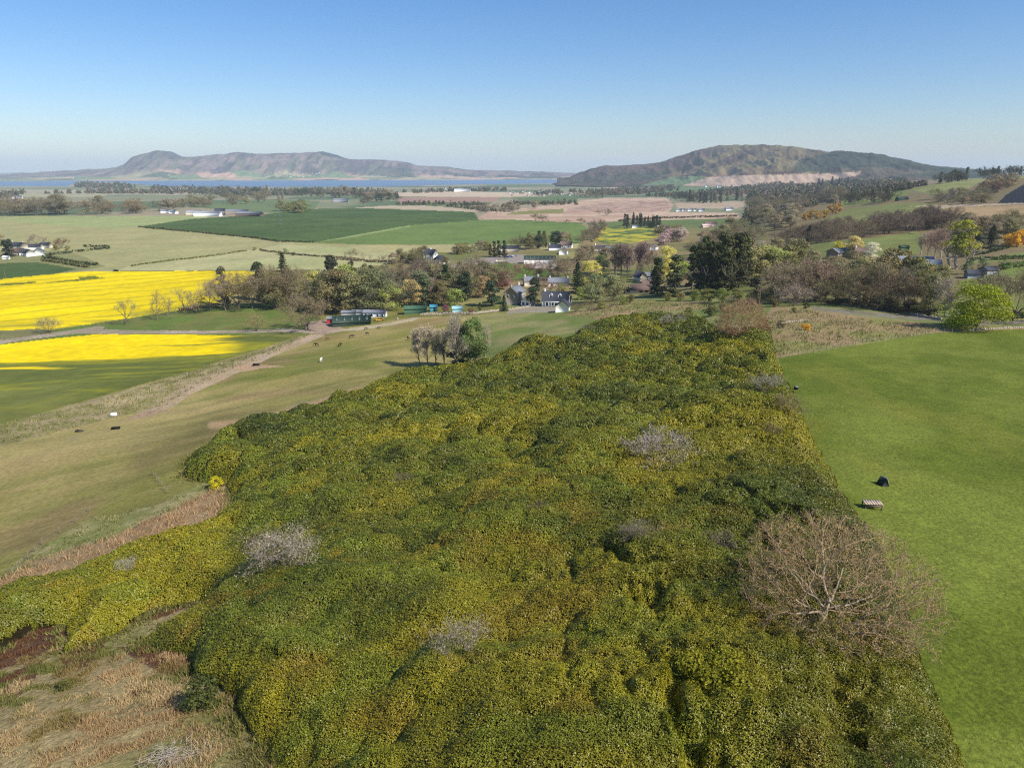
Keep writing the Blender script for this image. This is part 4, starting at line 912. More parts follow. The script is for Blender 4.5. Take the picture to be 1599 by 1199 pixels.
# trees growing out of or beside the thicket
plant('bare_shrub',1052,516,30,C(150,138,122),'grey bare shrub at the far edge of the thicket')
g = 'tall thin bare trees beside the ivy covered trees'
row([('tall_bare',657,572,64,C(184,166,132),.8),('tall_bare',668,573,70,C(190,168,136),.8),('tall_bare',680,572,66,C(184,168,130),.8),('tall_bare',694,572,66,C(180,164,128),.8)], 'tall thin bare tree left of the ivy covered tree, {o}', g)
plant('leafy',740,572,78,C(86,108,30),'tall green ivy covered tree at the edge of the thicket', wk=.6)
plant('evergreen',720,572,66,C(72,74,36),'darker ivy covered tree left of the green one', wk=1.4)
plant('pale_bare',715,576,92,C(150,138,116),'bare tree with white trunk in front of the ivy trees', wk=.8)
plant('pale_bare',758,562,60,C(160,146,118),'slim pale bare tree right of the ivy trees', wk=.6)
g = 'bushes at the far end of the thicket'
row([('bush',905,528,14,C(84,92,48)),('bare_shrub',915,526,22,GB),('bush',944,514,18,C(98,98,46)),('bush',1075,494,14,OL),('bush',1108,494,22,C(92,96,50)),('bush',1128,486,16,C(128,112,76)),('bare_shrub',1168,484,22,C(140,112,84)),('bush',1220,512,12,C(96,92,50)),('bush',1240,488,8,C(96,102,50))], 'bush on the rough ground beyond the thicket, {o}', g)
plant('bush',1258,516,10,C(214,160,30),'small orange gorse bush on the rough ground', wk=1.2)
plant('bush',339,762,18,GORSE,'yellow gorse bush at the left edge of the thicket', wk=1.0)
plant('bush',320,1100,46,C(72,78,34),'dark low bush beside the dry grass slope', wk=1.0)
plant('bush',105,1075,16,C(92,90,44),'small green bush in the dry grass slope')
plant('bush',1195,520,20,C(90,92,44),'green bush right of the rust tinged bare tree')
def canopy_at(px, py, up=0.0):
    p = G(px, py, 1.6); return p
def dead(px, py, hpx, wk, tint, label, kind='bare_shrub'):
    wk *= .85; tint = np.asarray(tint) * .86; p = G(px, py, 1.2); h, _ = canopy(np.array([p.x]), np.array([p.y])); p.z += max(0, float(h[0]) - .9)
    return plant(kind, 0, 0, hpx, tint, label, 'dead shrubs standing in the thicket', wk, pos=p)
dead(1028,728,60,1.25,C(176,158,148),'pale dead shrub with spreading branches in the middle of the thicket')
dead(445,915,78,1.25,C(164,146,128),'wide grey dead shrub in the left part of the thicket')
dead(722,1040,74,1.1,C(150,136,110),'grey bare shrub in the near middle of the thicket')
dead(992,872,44,1.1,C(140,124,104),'small grey dead shrub left of the big bare tree')
dead(1120,872,50,1.1,C(124,112,92),'dark grey bare shrub just left of the big bare tree')
dead(1196,634,34,1.3,C(150,138,120),'pale bare shrub near the field side of the thicket')
dead(1226,662,34,1.3,C(130,110,76),'brown bare shrub at the field side edge of the thicket')
dead(628,765,24,1.2,C(128,112,88),'small brown dead shrub in the centre left of the thicket')
dead(404,862,28,1.3,C(104,92,62),'dark brown dead shrub above the wide grey one')
dead(470,642,18,1.4,C(150,142,118),'pale dead shrub at the upper left thicket edge')
dead(200,905,26,1.2,C(168,160,140),'small white grey dead shrub at the lower left')
dead(1205,690,26,1.2,C(120,100,70),'brown shrub in the upper right part of the thicket')
dead(840,825,24,1.2,C(118,102,70),'faint brown dead shrub in the very centre of the thicket')
plant('fine_bush',1118,1112,95,C(118,114,24),'round lime green bush in the near right of the thicket', pos=G(1118,1112), wk=1.25)
p = G(270,1188); t = thing('fallen_branches', 'heap of grey fallen branches at the bottom of the dry slope', 'branches', p)
r = np.random.RandomState(4); m = 260
p0 = np.stack([r.normal(0, .9, m), r.normal(0, .6, m), r.uniform(0, .35, m)], 1); d = r.normal(0, .45, (m, 3)); d[:, 2] = np.abs(d[:, 2]) * .4
obj('branch_heap', mesh('branch_heap', *[q if k == 0 else [q] for k, q in enumerate(tubes(p0, p0 + d, np.full(m, .018), np.full(m, .006), 4))], flat('grey_wood', C(176, 162, 148), .9, .1, .3, 4)), t)

# the big bare tree
def domed_bare(name, label, px, py, hm, rx, seed, limb, twig, bud, npts=1500, off=(0, 0), nt_=3, nb=9000, bs=.10, wd=.022, sc_=1.0, dn=2.3, step=.3, kill=.42):
    r = np.random.RandomState(seed); p = G(px, py); zc = hm * .42; P, par, rad = colonize(seed, rx, zc, hm * .58, dn, npts, step, off=off, kill=kill)
    k = np.arange(1, len(P)); rad = np.minimum(rad, .34); a = k[rad[k] > .05]; b = k[rad[k] <= .05]
    tV, tF = tubes(P[par[a]], P[a], np.minimum(rad[par[a]], rad[a] * 1.25), rad[a], 6); bV, bF = tubes(P[par[b]], P[b], np.maximum(np.minimum(rad[par[b]], rad[b] * 1.3), .014), np.maximum(rad[b], .013), 3)
    e = k[rad[k] < .035]; dirs = P[e] - P[par[e]]; dirs /= np.linalg.norm(dirs, axis=1, keepdims=True)
    wV, wF = twigs(P[e], dirs, r, len(e) * nt_, .5, wd, .55); kk = r.randint(0, len(e), nb)
    lV, lF = leaf_quads(P[e][kk] + r.normal(0, .22, (nb, 3)), r.normal(0, 1, (nb, 3)), bs, bs * .7, r, 1); cV, cF = join([(bV, bF), (wV, wF)])
    t = thing(name, label, 'tree', p, 0, sc_)
    obj('trunk', mesh('trunk', tV, [tF], flat('lichen_bark', limb, .9, .05, .3, 4)), t)
    obj('crown', mesh('crown', cV, [cF], M_TWIG, {'v': np.concatenate([np.full(len(bV), 1.15), vcol(wV, r)])}), t, color=twig)
    obj('buds', mesh('buds', lV, [lF], M_LEAF, {'v': vcol(lV, r)}), t, color=bud)
    print(name, len(P), rad.max())
domed_bare('bare_tree', 'big bare spreading tree with rust coloured buds at the near right of the thicket', 1285, 992, 8.6, 6.5, 77, C(174, 156, 130), C(164, 141, 108), C(172, 136, 78), 3900, (.5, -.3), nt_=3, nb=11000, wd=.021)
domed_bare('bare_tree', 'large bare rust tinged tree with pale trunk at the far end of the thicket', 1155, 534, 11.5, 7.2, 78, C(186, 168, 146), C(164, 134, 102), C(166, 126, 82), 2600, nt_=4, nb=8000, bs=.2, wd=.05, dn=3.2, step=.4, kill=.55)

# ---- trees farther off
def wood(polyg, n_, kinds, hp, tints, label, group, seed, wk=1.0):
    r = np.random.RandomState(seed); P = np.array(polyg, float); k = 0
    pts = []
    while len(pts) < n_:
        x = r.uniform(P[:, 0].min(), P[:, 0].max()); y = r.uniform(P[:, 1].min(), P[:, 1].max())
        if inpoly(np.array([x]), np.array([y]), P)[0]: pts.append((x, y))
    for x, y in sorted(pts, key=lambda q: q[1]):
        plant(kinds[r.randint(len(kinds))], x, y, hp * r.uniform(.75, 1.2), tints[r.randint(len(tints))], label, group, wk)
wood([(-10,337),(120,336.5),(235,334),(235,332),(100,333),(-10,334)], 34, ['bare', 'bare', 'leafy'], 22, [BR, BR2, GB, C(110,104,70)], 'bare brown tree in the long belt behind the pale left field', 'trees of the long belt behind the pale left field', 1)
wood([(150,330),(235,327),(330,318),(420,314),(420,318),(330,324),(240,333)], 30, ['bare', 'leafy', 'bare'], 15, [BR, GB, OLB, C(104,100,70)], 'brown tree in the belt running up to the farm sheds', 'trees of the belt running up to the farm sheds', 2)
wood([(436,335),(492,333),(490,326),(440,328)], 9, ['leafy', 'bush', 'leafy'], 15, [OL, C(110,116,62), C(122,118,60)], 'green tree in the clump at the end of the dark field', 'green clump at the end of the dark field', 3)
wood([(565,319),(620,316),(622,310),(565,310)], 16, ['bare', 'pine', 'leafy'], 13, [BR, DKG2, C(98,88,64)], 'dark tree in the wood left of the brown fields', 'trees of the wood left of the brown fields', 4)
wood([(400,314),(560,309),(560,303),(400,306)], 24, ['bare', 'leafy', 'pine'], 13, [BR, GB, C(92,96,66), DKG2], 'tree of the far wood between farm sheds and lake', 'trees of the far wood between farm sheds and lake', 5)
wood([(972,356),(1030,356),(1038,352),(1000,349),(975,350)], 18, ['pine', 'spruce'], 17, [C(52,60,46), C(58,64,46)], 'dark conifer in the small plantation among brown fields', 'dark conifer plantation among the brown fields', 6)
wood([(1055,318),(1160,318),(1160,312),(1058,312)], 26, ['pine', 'bare', 'pine'], 15, [C(54,64,48), C(60,66,50), BR], 'tree in the dark wood beyond the cottages', 'dark wood beyond the cottages', 7)
wood([(740,337),(800,333),(830,328),(850,323),(800,326),(745,330)], 14, ['bare', 'leafy'], 12, [BR, GB], 'bare tree by the brown field boundary', 'bare trees by the brown field boundaries', 8)
row([('bare',836,345,12,BR),('bare',848,348,14,BR),('bare',949,337,12,BR),('bare',936,335,8,BR),('bare',907,350,10,BR),('bare',888,350,8,BR)], 'lone bare tree in the brown fields, {o}', 'lone trees in the brown fields')
wood([(905,382),(935,378),(936,360),(925,362)], 7, ['bare'], 18, [BR, C(120,92,76)], 'brown tree along the lane right of the green field', 'brown trees along the lane right of the green field', 9)
wood([(900,312),(945,309),(950,303),(900,306)], 12, ['bare', 'pine'], 9, [BR, DKG2], 'tree near the far village', 'trees near the far village', 10)
wood([(810,393),(850,388),(905,380),(900,376),(830,384),(812,388)], 16, ['bare', 'leafy', 'pine'], 20, [BR, RUST, OL, DKG2], 'tree around the farm behind the long shed', 'trees around the farm behind the long shed', 11)
row([('pine',772,401,24,C(62,58,34)),('pine',779,402,26,C(60,62,36)),('pine',788,402,26,C(58,60,34)),('pine',766,400,18,C(64,62,36))], 'dark conifer left of the dark yard barn, {o}', 'dark conifers beside the yard barn')
wood([(700,400),(765,396),(765,390),(712,392)], 12, ['bush', 'leafy', 'bare'], 15, [OL, OLB, C(124,118,72), BR], 'bushy tree between the white gabled house and the yard', 'bushy trees between white gabled house and yard', 12)
wood([(612,412),(665,414),(665,402),(640,400)], 12, ['leafy', 'bare'], 18, [OLB, OL, BR2], 'olive brown tree left of the white gabled house', 'olive brown trees left of the white gabled house', 13)
row([('bare',546,404,16,BR),('thin_bare',568,406,12,GB),('thin_bare',580,408,12,GB),('thin_bare',593,409,12,GB),('bare',603,409,12,BR)], 'bare hedgerow tree at the edge of the pale field, {o}', 'bare hedgerow trees at the edge of the pale field')
row([('bush',398,391,5,OL),('bush',437,398,6,OL),('bush',446,397,9,C(130,134,90)),('bush',459,399,5,DKG2)], 'lone bush where the pale field boundaries meet, {o}', 'lone bushes on the pale field boundaries')
wood([(905,420),(950,418),(950,400),(905,404)], 8, ['bare', 'leafy'], 20, [BR2, OLB, BR], 'bare brown tree on the slope behind the yellow tree', 'trees on the slope behind the yellow tree', 15)
wood([(1030,383),(1078,380),(1078,372),(1040,374)], 10, ['bush', 'leafy'], 16, [C(168,142,136), C(160,140,124)], 'pale pinkish blossoming tree on the far slope', 'pale pinkish blossoming trees on the far slope', 16)
wood([(1020,372),(1060,372),(1060,362),(1030,362)], 8, ['bare', 'bush'], 15, [OLB, BR], 'olive brown tree beyond the yellow patched field', 'trees beyond the yellow patched field', 17)
wood([(1085,412),(1175,395),(1195,372),(1150,366),(1075,390)], 26, ['bare', 'leafy', 'bare'], 24, [BR2, OLB, BR, C(126,104,84)], 'brown tree on the slope behind the pine stand', 'trees on the slope behind the pine stand', 18)
wood([(1215,390),(1290,378),(1400,368),(1480,358),(1490,350),(1400,356),(1290,366),(1215,378)], 52, ['bare', 'bare', 'bare_shrub'], 27, [C(118,98,80), C(124,102,86), C(112,96,76), BR], 'brown bare tree in the long wood across the middle hillside', 'trees of the long wood across the middle hillside', 19)
wood([(1480,375),(1560,376),(1599,372),(1599,356),(1500,354)], 26, ['bare', 'leafy', 'bare'], 22, [OLB, C(128,108,80), C(118,112,62), BR], 'olive brown tree on the slope below the tan field', 'trees on the slope below the tan field', 20)
wood([(1170,350),(1210,366),(1250,352),(1240,330),(1180,322)], 26, ['bare', 'bare', 'leafy'], 21, [BR, BR2, GB, OLB], 'brown tree of the wood at the foot of the hillside', 'trees of the wood at the foot of the hillside', 21)
wood([(1175,326),(1240,334),(1320,318),(1310,312),(1240,324),(1180,318)], 26, ['bare', 'bare', 'leafy'], 18, [C(112,96,80), BR, GB, C(106,100,72)], 'bare tree in the upper wood below the dark hill', 'trees of the upper wood below the dark hill', 22)
row([('spruce',1278,288,17,C(58,66,56)),('spruce',1284,288,16,C(54,62,52)),('spruce',1299,288,18,C(56,64,52)),('spruce',1310,287,16,C(60,66,54)),('spruce',1324,284,15,C(54,62,50))], 'dark spruce standing above the upper wood, {o}', 'dark spruces above the upper wood')
wood([(1316,322),(1345,321),(1390,316),(1388,311),(1345,314),(1318,316)], 20, ['pine', 'bare'], 17, [C(66,70,50), C(78,76,54), BR], 'dark tree on the knoll left of the green barn', 'dark trees on the knoll left of the hill barn', 23)
wood([(1425,320),(1480,318),(1535,320),(1535,308),(1480,306),(1440,312)], 26, ['bare', 'bush', 'bare_shrub'], 13, [BR, GB, OLB, C(140,128,96)], 'scrubby tree between hill barn and tan field', 'scrubby trees between hill barn and tan field', 24)
wood([(1525,306),(1560,300),(1599,284),(1599,276),(1545,288)], 24, ['bare', 'bush'], 13, [BR, C(110,88,70), GB], 'brown bush on the slope above the dark bank', 'brown bushes on the slope above the dark bank', 25)
wood([(1455,275),(1495,273),(1560,271),(1599,268),(1599,265),(1500,269),(1455,272)], 24, ['pine', 'bare', 'leafy'], 14, [C(66,74,54), C(92,92,64), C(78,80,58)], 'tree in the windbreak on the hill skyline', 'windbreak trees on the hill skyline', 26)
wood([(0,400),(20,402),(24,396),(4,392)], 3, ['evergreen'], 18, [C(46,60,40)], 'dark evergreen at the left end of the white hamlet', 'dark evergreens beside the white hamlet', 27)
row([('bare',58,383,16,C(140,116,98)),('bare',96,388,15,C(122,92,66)),('bush',87,391,8,OL),('bush',106,391,6,OL),('bush',2,384,14,BR)], 'tree among the white hamlet gardens, {o}', 'garden trees of the white hamlet')

wood([(1180,440),(1330,456),(1480,476),(1480,440),(1300,420),(1200,405)], 26, ['leafy', 'leafy', 'bush'], 34, [OLB, C(112,106,58), OL, C(120,108,66)], 'olive brown tree on the slope between pine stand and slate houses', 'olive trees between pine stand and slate houses', 31)
wood([(560,470),(640,474),(790,470),(760,440),(640,436),(570,445)], 18, ['leafy', 'leafy', 'evergreen'], 36, [OLB, C(104,100,58), OL, DKG2], 'olive tree in the wood behind the garden sheds', 'olive trees in the wood behind the garden sheds', 32)
wood([(890,472),(960,477),(1000,470),(960,446),(905,450)], 12, ['bush', 'bare_shrub', 'leafy'], 22, [OLB, C(124,112,66), OL, C(120,104,66)], 'olive brown bush in the thick scrub right of the white house', 'scrub thicket right of the white house', 33)
wood([(1172,474),(1232,484),(1300,474),(1290,456),(1180,458)], 16, ['bush', 'bush', 'bare_shrub'], 16, [C(78,80,44), OLB, C(100,92,56)], 'dark bush in the undergrowth by the road bend', 'undergrowth bushes by the road bend', 34)
wood([(1300,476),(1470,496),(1480,484),(1310,464)], 22, ['bush', 'bush', 'bare_shrub'], 16, [C(84,80,48), OLB, C(110,94,66)], 'dark bush under the row of roadside trees', 'undergrowth bushes under the roadside trees', 35)
# far woods that read as one mass
def far_wood(polys, n_, hp, seed):
    r = np.random.RandomState(seed); Vs = []; Fs = []; Cs = []; o = 0
    for P in polys:
        P = np.array(P, float); ar = 0.5 * abs(np.dot(P[:, 0], np.roll(P[:, 1], 1)) - np.dot(P[:, 1], np.roll(P[:, 0], 1))); m = max(8, int(ar * n_)); c_ = 0
        while c_ < m:
            x = r.uniform(P[:, 0].min(), P[:, 0].max()); y = r.uniform(P[:, 1].min(), P[:, 1].max())
            if not inpoly(np.array([x]), np.array([y]), P)[0]: continue
            c_ += 1; p = G(x, y); s = slant(p); h = hp * s / F * r.uniform(.6, 1.2); w_ = h * r.uniform(.5, .9)
            q = 34; d = r.normal(0, 1, (q, 3)); d /= np.linalg.norm(d, axis=1, keepdims=True); d[:, 2] = np.abs(d[:, 2]) - .15
            pts = np.array(p) + d * np.array([w_ * .6, w_ * .6, h]) * r.uniform(.5, 1, (q, 1))
            V, Fq = leaf_quads(pts, d, h * .35, h * .25, r, .7); Vs.append(V); Fs.append(Fq + o); o += len(V)
            t = [C(104, 92, 72), C(82, 84, 56), C(66, 72, 52), C(116, 102, 84), C(98, 98, 66)][r.randint(5)] * 1.2
            Cs.append(np.repeat(t[None] * r.uniform(.7, 1.3, (q, 1)), 4, 0))
    struct('woodland', mesh('woodland', np.concatenate(Vs), [np.concatenate(Fs)], M_BLADE, {'Col': np.concatenate(Cs)}), 'stuff')
far_wood([[(0,303),(40,302),(20,309),(0,310)], [(60,303),(200,300),(330,298),(420,300),(400,304),(200,303)], [(110,293),(125,289),(185,290),(215,294),(180,296)], [(230,294),(300,296),(420,297),(600,299),(600,301),(400,299),(240,297)],
   [(330,302),(480,300),(620,303),(620,309),(500,304),(350,308)], [(620,300),(740,297),(745,299),(640,302)], [(745,297),(790,296),(790,299),(745,300)], [(790,318),(900,317),(900,320),(790,321)], [(900,300),(1000,296),(1050,292),(1060,298),(1000,304),(920,306)],
   [(1000,306),(1060,304),(1180,298),(1180,304),(1060,309)], [(895,287),(960,284),(1010,283),(1040,286),(960,291)], [(1090,300),(1200,290),(1280,288),(1180,302)], [(830,303),(900,299),(900,301),(840,305)], [(620,318),(760,320),(760,322),(620,320)], [(690,322),(760,327),(790,330),(760,331)]], .24, 7, 9)
far_wood([[(1178,322),(1240,328),(1315,314),(1420,296),(1422,287),(1380,285),(1330,289),(1230,300),(1180,308)], [(1160,345),(1180,352),(1215,346),(1210,330),(1170,325)], [(1170,306),(1180,300),(1180,322),(1165,322)]], .13, 11, 13)
far_wood([[(1340,282),(1400,280),(1450,278),(1445,273),(1400,273)]], .16, 8, 14)

# ---- hedges and boundary scrub
def hedge(pts, h, wd, tint, label, name='hedge', n_=None, px_h=None):
    W_ = [G(*q) for q in pts]; r = np.random.RandomState(len(pts) + int(pts[0][0])); P = []
    t = thing(name, label, name, W_[0])
    for a, b in zip(W_[:-1], W_[1:]):
        L = (b - a).length; s = (slant(a) + slant(b)) / 2; q = max(.25, s * .0022); k = int(L * (h + wd) * 5 / q ** 2 * .5) + 10; k = min(k, 9000)
        f = r.rand(k); base = np.array(a)[None] * (1 - f[:, None]) + np.array(b)[None] * f[:, None]
        nrm = np.array([-(b - a).y, (b - a).x, 0]) / max(L, 1e-3)
        zt = terrain(base[:, 0], base[:, 1]); hh = h * (.7 + .6 * fbm(base[:, 0] / (h * 2), base[:, 1] / (h * 2), 2, 5))
        base = base + nrm * r.uniform(-.5, .5, (k, 1)) * wd; base[:, 2] = zt + hh * np.sqrt(r.rand(k)); P.append((base, q))
    V, Fq = join([leaf_quads(p - np.array(W_[0]), np.tile([0, 0, 1.], (len(p), 1)), q * 1.3, q * .9, r, 1) for p, q in P])
    obj('hedge_foliage', mesh('hedge_foliage', V, [Fq], M_LEAF, {'v': vcol(V, r)}), t, color=np.asarray(tint) * 1.5)
hedge([(68,400),(110,395),(170,389)], 2, 2.4, C(74,82,48), 'dark clipped hedge enclosing the white hamlet gardens')
hedge([(170,389),(168,386),(130,386)], 2, 2.4, C(74,82,48), 'dark hedge at the far corner of the hamlet gardens')
hedge([(66,403),(100,408),(153,415)], 2, 2.4, C(74,80,48), 'dark hedge along the hamlet lane, upper of two')
hedge([(66,408),(100,412),(138,418)], 2, 4, C(92,92,54), 'rough olive hedge along the hamlet lane, lower of two')
hedge([(215,355),(280,361),(345,367),(437,378),(490,379)], 1.6, 2.4, C(72,78,46), 'dark hedge along the lower edge of the dark green field')
hedge([(205,416),(300,404),(385,392)], 1.0, 2, C(110,108,60), 'low hedge line crossing the pale field on the left')
hedge([(405,391),(440,396),(500,401),(560,406)], 1.2, 2, C(92,88,56), 'low hedge line below the tan strip field')
hedge([(525,405),(560,408),(610,410),(640,412)], 2.0, 3, C(112,98,72), 'bare brown hedge below the tan strip field')
hedge([(280,486),(310,482),(345,478)], 1.6, 4, C(104,88,64), 'bramble hedge at the foot of the row beside yellow field')
hedge([(1500,402),(1540,396),(1572,388)], 1.6, 2.5, C(58,66,40), 'dark hedge on the hillside below the gorse')
hedge([(1515,408),(1560,406),(1600,404),(1650,402)], 1.8, 3, C(82,88,48), 'clipped hedge across the right hillside lawn')
hedge([(1560,421),(1600,416),(1640,412)], 2.2, 3, C(92,108,48), 'green hedge right of the small round garden trees')
hedge([(1290,474),(1330,478),(1400,488),(1460,494)], 1.8, 4, C(84,74,50), 'brown undergrowth hedge behind the roadside wall')
hedge([(1560,498),(1600,496),(1660,494)], 1.6, 3, C(70,80,40), 'dark hedge right of the big lime green tree')
hedge([(965,346),(1040,341),(1152,338)], 2.5, 5, C(92,84,58), 'dark hedge between the brown fields and the green strip')
hedge([(925,378),(940,358),(946,352)], 2, 3, C(128,112,80), 'rough hedge along the lane right of the green field')
# ------------------------------------------------------------------ buildings
M_WHITE = flat('white_render', C(246, 244, 240), .9, .1, .05, .8); M_CREAM = flat('cream_render', C(210, 200, 180), .9, .1, .06, .8)
M_STONE = flat('grey_stone', C(160, 148, 132), .95, .1, .25, 2.5); M_PINK = flat('pale_pink_render', C(218, 186, 176), .9, .1, .06, 1)
M_SLATE = flat('slate', C(62, 64, 72), .85, .3, .2, 2); M_LSLATE = flat('pale_slate', C(122, 125, 132), .85, .2, .2, 2); M_BTILE = flat('brown_tile', C(112, 94, 86), .85, .15, .2, 2)
M_RTILE = flat('red_tile', C(150, 100, 78), .85, .15, .2, 2); M_BRICK = flat('red_brick', C(176, 108, 84), .9, .1, .2, 4); M_GLASS = flat('window_glass', C(38, 44, 54), .15, .5, .05)
M_FRAME = flat('white_frame', C(236, 236, 232), .6, .3, .02); M_DGREEN = flat('dark_green_sheeting', C(44, 62, 48), .6, .3, .12, 1.2); M_LGLASS = flat('skylight', C(84, 96, 92), .3, .5, .05)
M_MGREEN = flat('green_sheeting', C(66, 98, 74), .7, .3, .15, 1.2); M_TURQ = flat('turquoise_paint', C(62, 132, 150), .6, .3, .1, 2); M_PTURQ = flat('pale_turquoise_paint', C(146, 188, 192), .6, .3, .08, 2)
M_RED = flat('red_paint', C(176, 34, 50), .7, .3, .1, 2); M_GREY = flat('grey_sheeting', C(150, 152, 156), .6, .3, .1, 1); M_DARK = flat('black_timber', C(34, 34, 32), .8, .2, .2, 2); M_BLUE = flat('blue_grey_roof', C(122, 127, 134), .8, .2, .1, 1)
M_WOOD = flat('weathered_timber', C(184, 164, 142), .85, .1, .3, 5); M_POST = flat('fence_timber', C(128, 114, 92), .9, .1, .25, 6); M_WALLST = flat('dry_stone', C(168, 154, 134), .95, .05, .3, 3); M_BLACKR = flat('tyre_rubber', C(26, 26, 28), .9, .2, .1)
def box(x0, x1, y0, y1, z0, z1):
    V = np.array([(x, y, z) for x in (x0, x1) for y in (y0, y1) for z in (z0, z1)], float)
    return V, np.array([[0, 1, 3, 2], [4, 6, 7, 5], [0, 4, 5, 1], [2, 3, 7, 6], [0, 2, 6, 4], [1, 5, 7, 3]])
def prism(prof, x0, x1):
    """extrude a (y, z) outline along x"""
    k = len(prof); V = np.array([(x0, a, b) for a, b in prof] + [(x1, a, b) for a, b in prof], float)
    fs = [[i, (i + 1) % k, (i + 1) % k + k, i + k] for i in range(k)]
    caps = [[0, i, i + 1] for i in range(1, k - 1)] + [[k, k + i + 1, k + i] for i in range(1, k - 1)]
    return V, [np.array(fs), np.array(caps)]
def pm(name, V, F_, mat): return mesh(name, V, F_ if isinstance(F_, list) else [F_], mat)
def windows(t, face, w, d, spots, ww=1.1, wh=1.3):
    for a, z in spots:
        if face == 'front': c, du, dn = np.array([a, -d / 2, z]), np.array([1, 0, 0]), np.array([0, -1, 0])
        elif face == 'back': c, du, dn = np.array([a, d / 2, z]), np.array([-1, 0, 0]), np.array([0, 1, 0])
        elif face == 'left': c, du, dn = np.array([-w / 2, a, z]), np.array([0, -1, 0]), np.array([-1, 0, 0])
        else: c, du, dn = np.array([w / 2, a, z]), np.array([0, 1, 0]), np.array([1, 0, 0])
        def slab(hw, hh, th):
            V = np.array([c + du * i * hw + np.array([0, 0, 1]) * j * hh + dn * k for i in (-1, 1) for j in (-1, 1) for k in (-.05, th)])
            return V, np.array([[0, 1, 3, 2], [4, 6, 7, 5], [0, 4, 5, 1], [2, 3, 7, 6], [0, 2, 6, 4], [1, 5, 7, 3]])
        f = obj('window', pm('window', *slab(ww / 2 + .12, wh / 2 + .12, .05), M_FRAME), t)
        obj('pane', pm('pane', *slab(ww / 2, wh / 2, .07), M_GLASS), f)
def house(px, py, w, d, h, rh, rot, wallm, roofm, label, name='house', cat='house', group=None, hip=0, ov=.35, chim=(), win=(), dormers=(), skylights=0, door=None, porch=False, apron=2.0, pos=None):
    p = pos or G(px, py); t = thing(name, label, cat, p, math.radians(rot), 1, group)
    if hip: V, Fq = box(-w / 2, w / 2, -d / 2, d / 2, -apron, h); obj('wall', pm('wall', V, Fq, wallm), t)
    else:
        V, Fq = prism([(-d / 2, -apron), (d / 2, -apron), (d / 2, h), (0, h + rh), (-d / 2, h)], -w / 2, w / 2); obj('wall', pm('wall', V, Fq, wallm), t)
    s = rh / (d / 2); th = .22
    if hip:
        o = ov; k = max(w / 2 - d / 2 * hip, .05); zb = h - o * s + .02
        V = np.array([(-w / 2 - o, -d / 2 - o, zb), (w / 2 + o, -d / 2 - o, zb), (w / 2 + o, d / 2 + o, zb), (-w / 2 - o, d / 2 + o, zb), (-k, 0, h + rh), (k, 0, h + rh)])
        rf = obj('roof', mesh('roof', V, [[[0, 1, 5, 4], [2, 3, 4, 5], [3, 2, 1, 0]], [[1, 2, 5], [3, 0, 4]]], roofm), t)
    else:
        P_ = [(-d / 2 - ov, h - ov * s + .03), (0, h + rh + .03), (d / 2 + ov, h - ov * s + .03), (d / 2 + ov, h - ov * s + th), (0, h + rh + th + .1), (-d / 2 - ov, h - ov * s + th)]
        x0, x1 = -w / 2 - ov * .7, w / 2 + ov * .7; k = 6
        V = np.array([(x0, a, b) for a, b in P_] + [(x1, a, b) for a, b in P_])
        fs = [[i, (i + 1) % k, (i + 1) % k + k, i + k] for i in range(k)] + [[0, 1, 4, 5], [1, 2, 3, 4], [7, 6, 11, 10], [8, 7, 10, 9]]
        rf = obj('roof', mesh('roof', V, [fs], roofm), t)
    for cx, cyy, ch, cm in chim:
        z0 = h + rh * (1 - abs(cyy) / (d / 2)) - .4
        V, Fq = join([box(cx - .55, cx + .55, cyy - .4, cyy + .4, z0, z0 + ch + .4), box(cx - .65, cx + .65, cyy - .5, cyy + .5, z0 + ch + .4, z0 + ch + .55), tubes([[cx - .25, cyy, z0 + ch + .5], [cx + .25, cyy, z0 + ch + .5]], [[cx - .25, cyy, z0 + ch + 1.0], [cx + .25, cyy, z0 + ch + 1.0]], [.15, .15], [.12, .12], 6)])
        obj('chimney', pm('chimney', V, Fq, cm), rf)
    for face, spots, *sz in win: windows(t, face, w, d, spots, *sz)
    for cx in dormers:
        yb = -d / 4 * 1.25; zb = h + rh * (1 - abs(yb) / (d / 2)); y1 = yb + 1.9
        V, Fq = prism([(cx - .9, zb - .1), (cx + .9, zb - .1), (cx + .9, zb + 1.25), (cx, zb + 1.9), (cx - .9, zb + 1.25)], 0, 1)
        V = np.stack([V[:, 1], np.where(V[:, 0] < .5, yb, y1), V[:, 2]], 1); dm = obj('dormer', pm('dormer', V, Fq, M_WHITE), rf)
        obj('dormer_window', pm('dormer_window', *box(cx - .55, cx + .55, yb - .06, yb + .03, zb + .15, zb + 1.1), M_GLASS), rf)
    for k in range(skylights):
        cx = -w / 2 + (k + .5) * w / skylights; a = (.25, .75); ys = [-d / 2 * (1 - q) for q in a]; zs = [h + rh * q + th + .16 for q in a]
        V = np.array([(cx - w / skylights * .16, ys[0], zs[0]), (cx + w / skylights * .16, ys[0], zs[0]), (cx + w / skylights * .16, ys[1], zs[1]), (cx - w / skylights * .16, ys[1], zs[1])]); V = np.r_[V, V - [0, 0, .12]]
        obj('skylight', mesh('skylight', V, [[[0, 1, 2, 3], [7, 6, 5, 4], [0, 4, 5, 1], [1, 5, 6, 2], [2, 6, 7, 3], [3, 7, 4, 0]]], M_LGLASS), rf)
    if door:
        dr = obj('door', pm('door', *box(door - .5, door + .5, -d / 2 - .07, -d / 2 + .02, 0, 2.05), M_DARK), t)
        obj('handle', pm('handle', *box(door + .3, door + .4, -d / 2 - .12, -d / 2 - .07, .95, 1.08), M_GREY), dr)
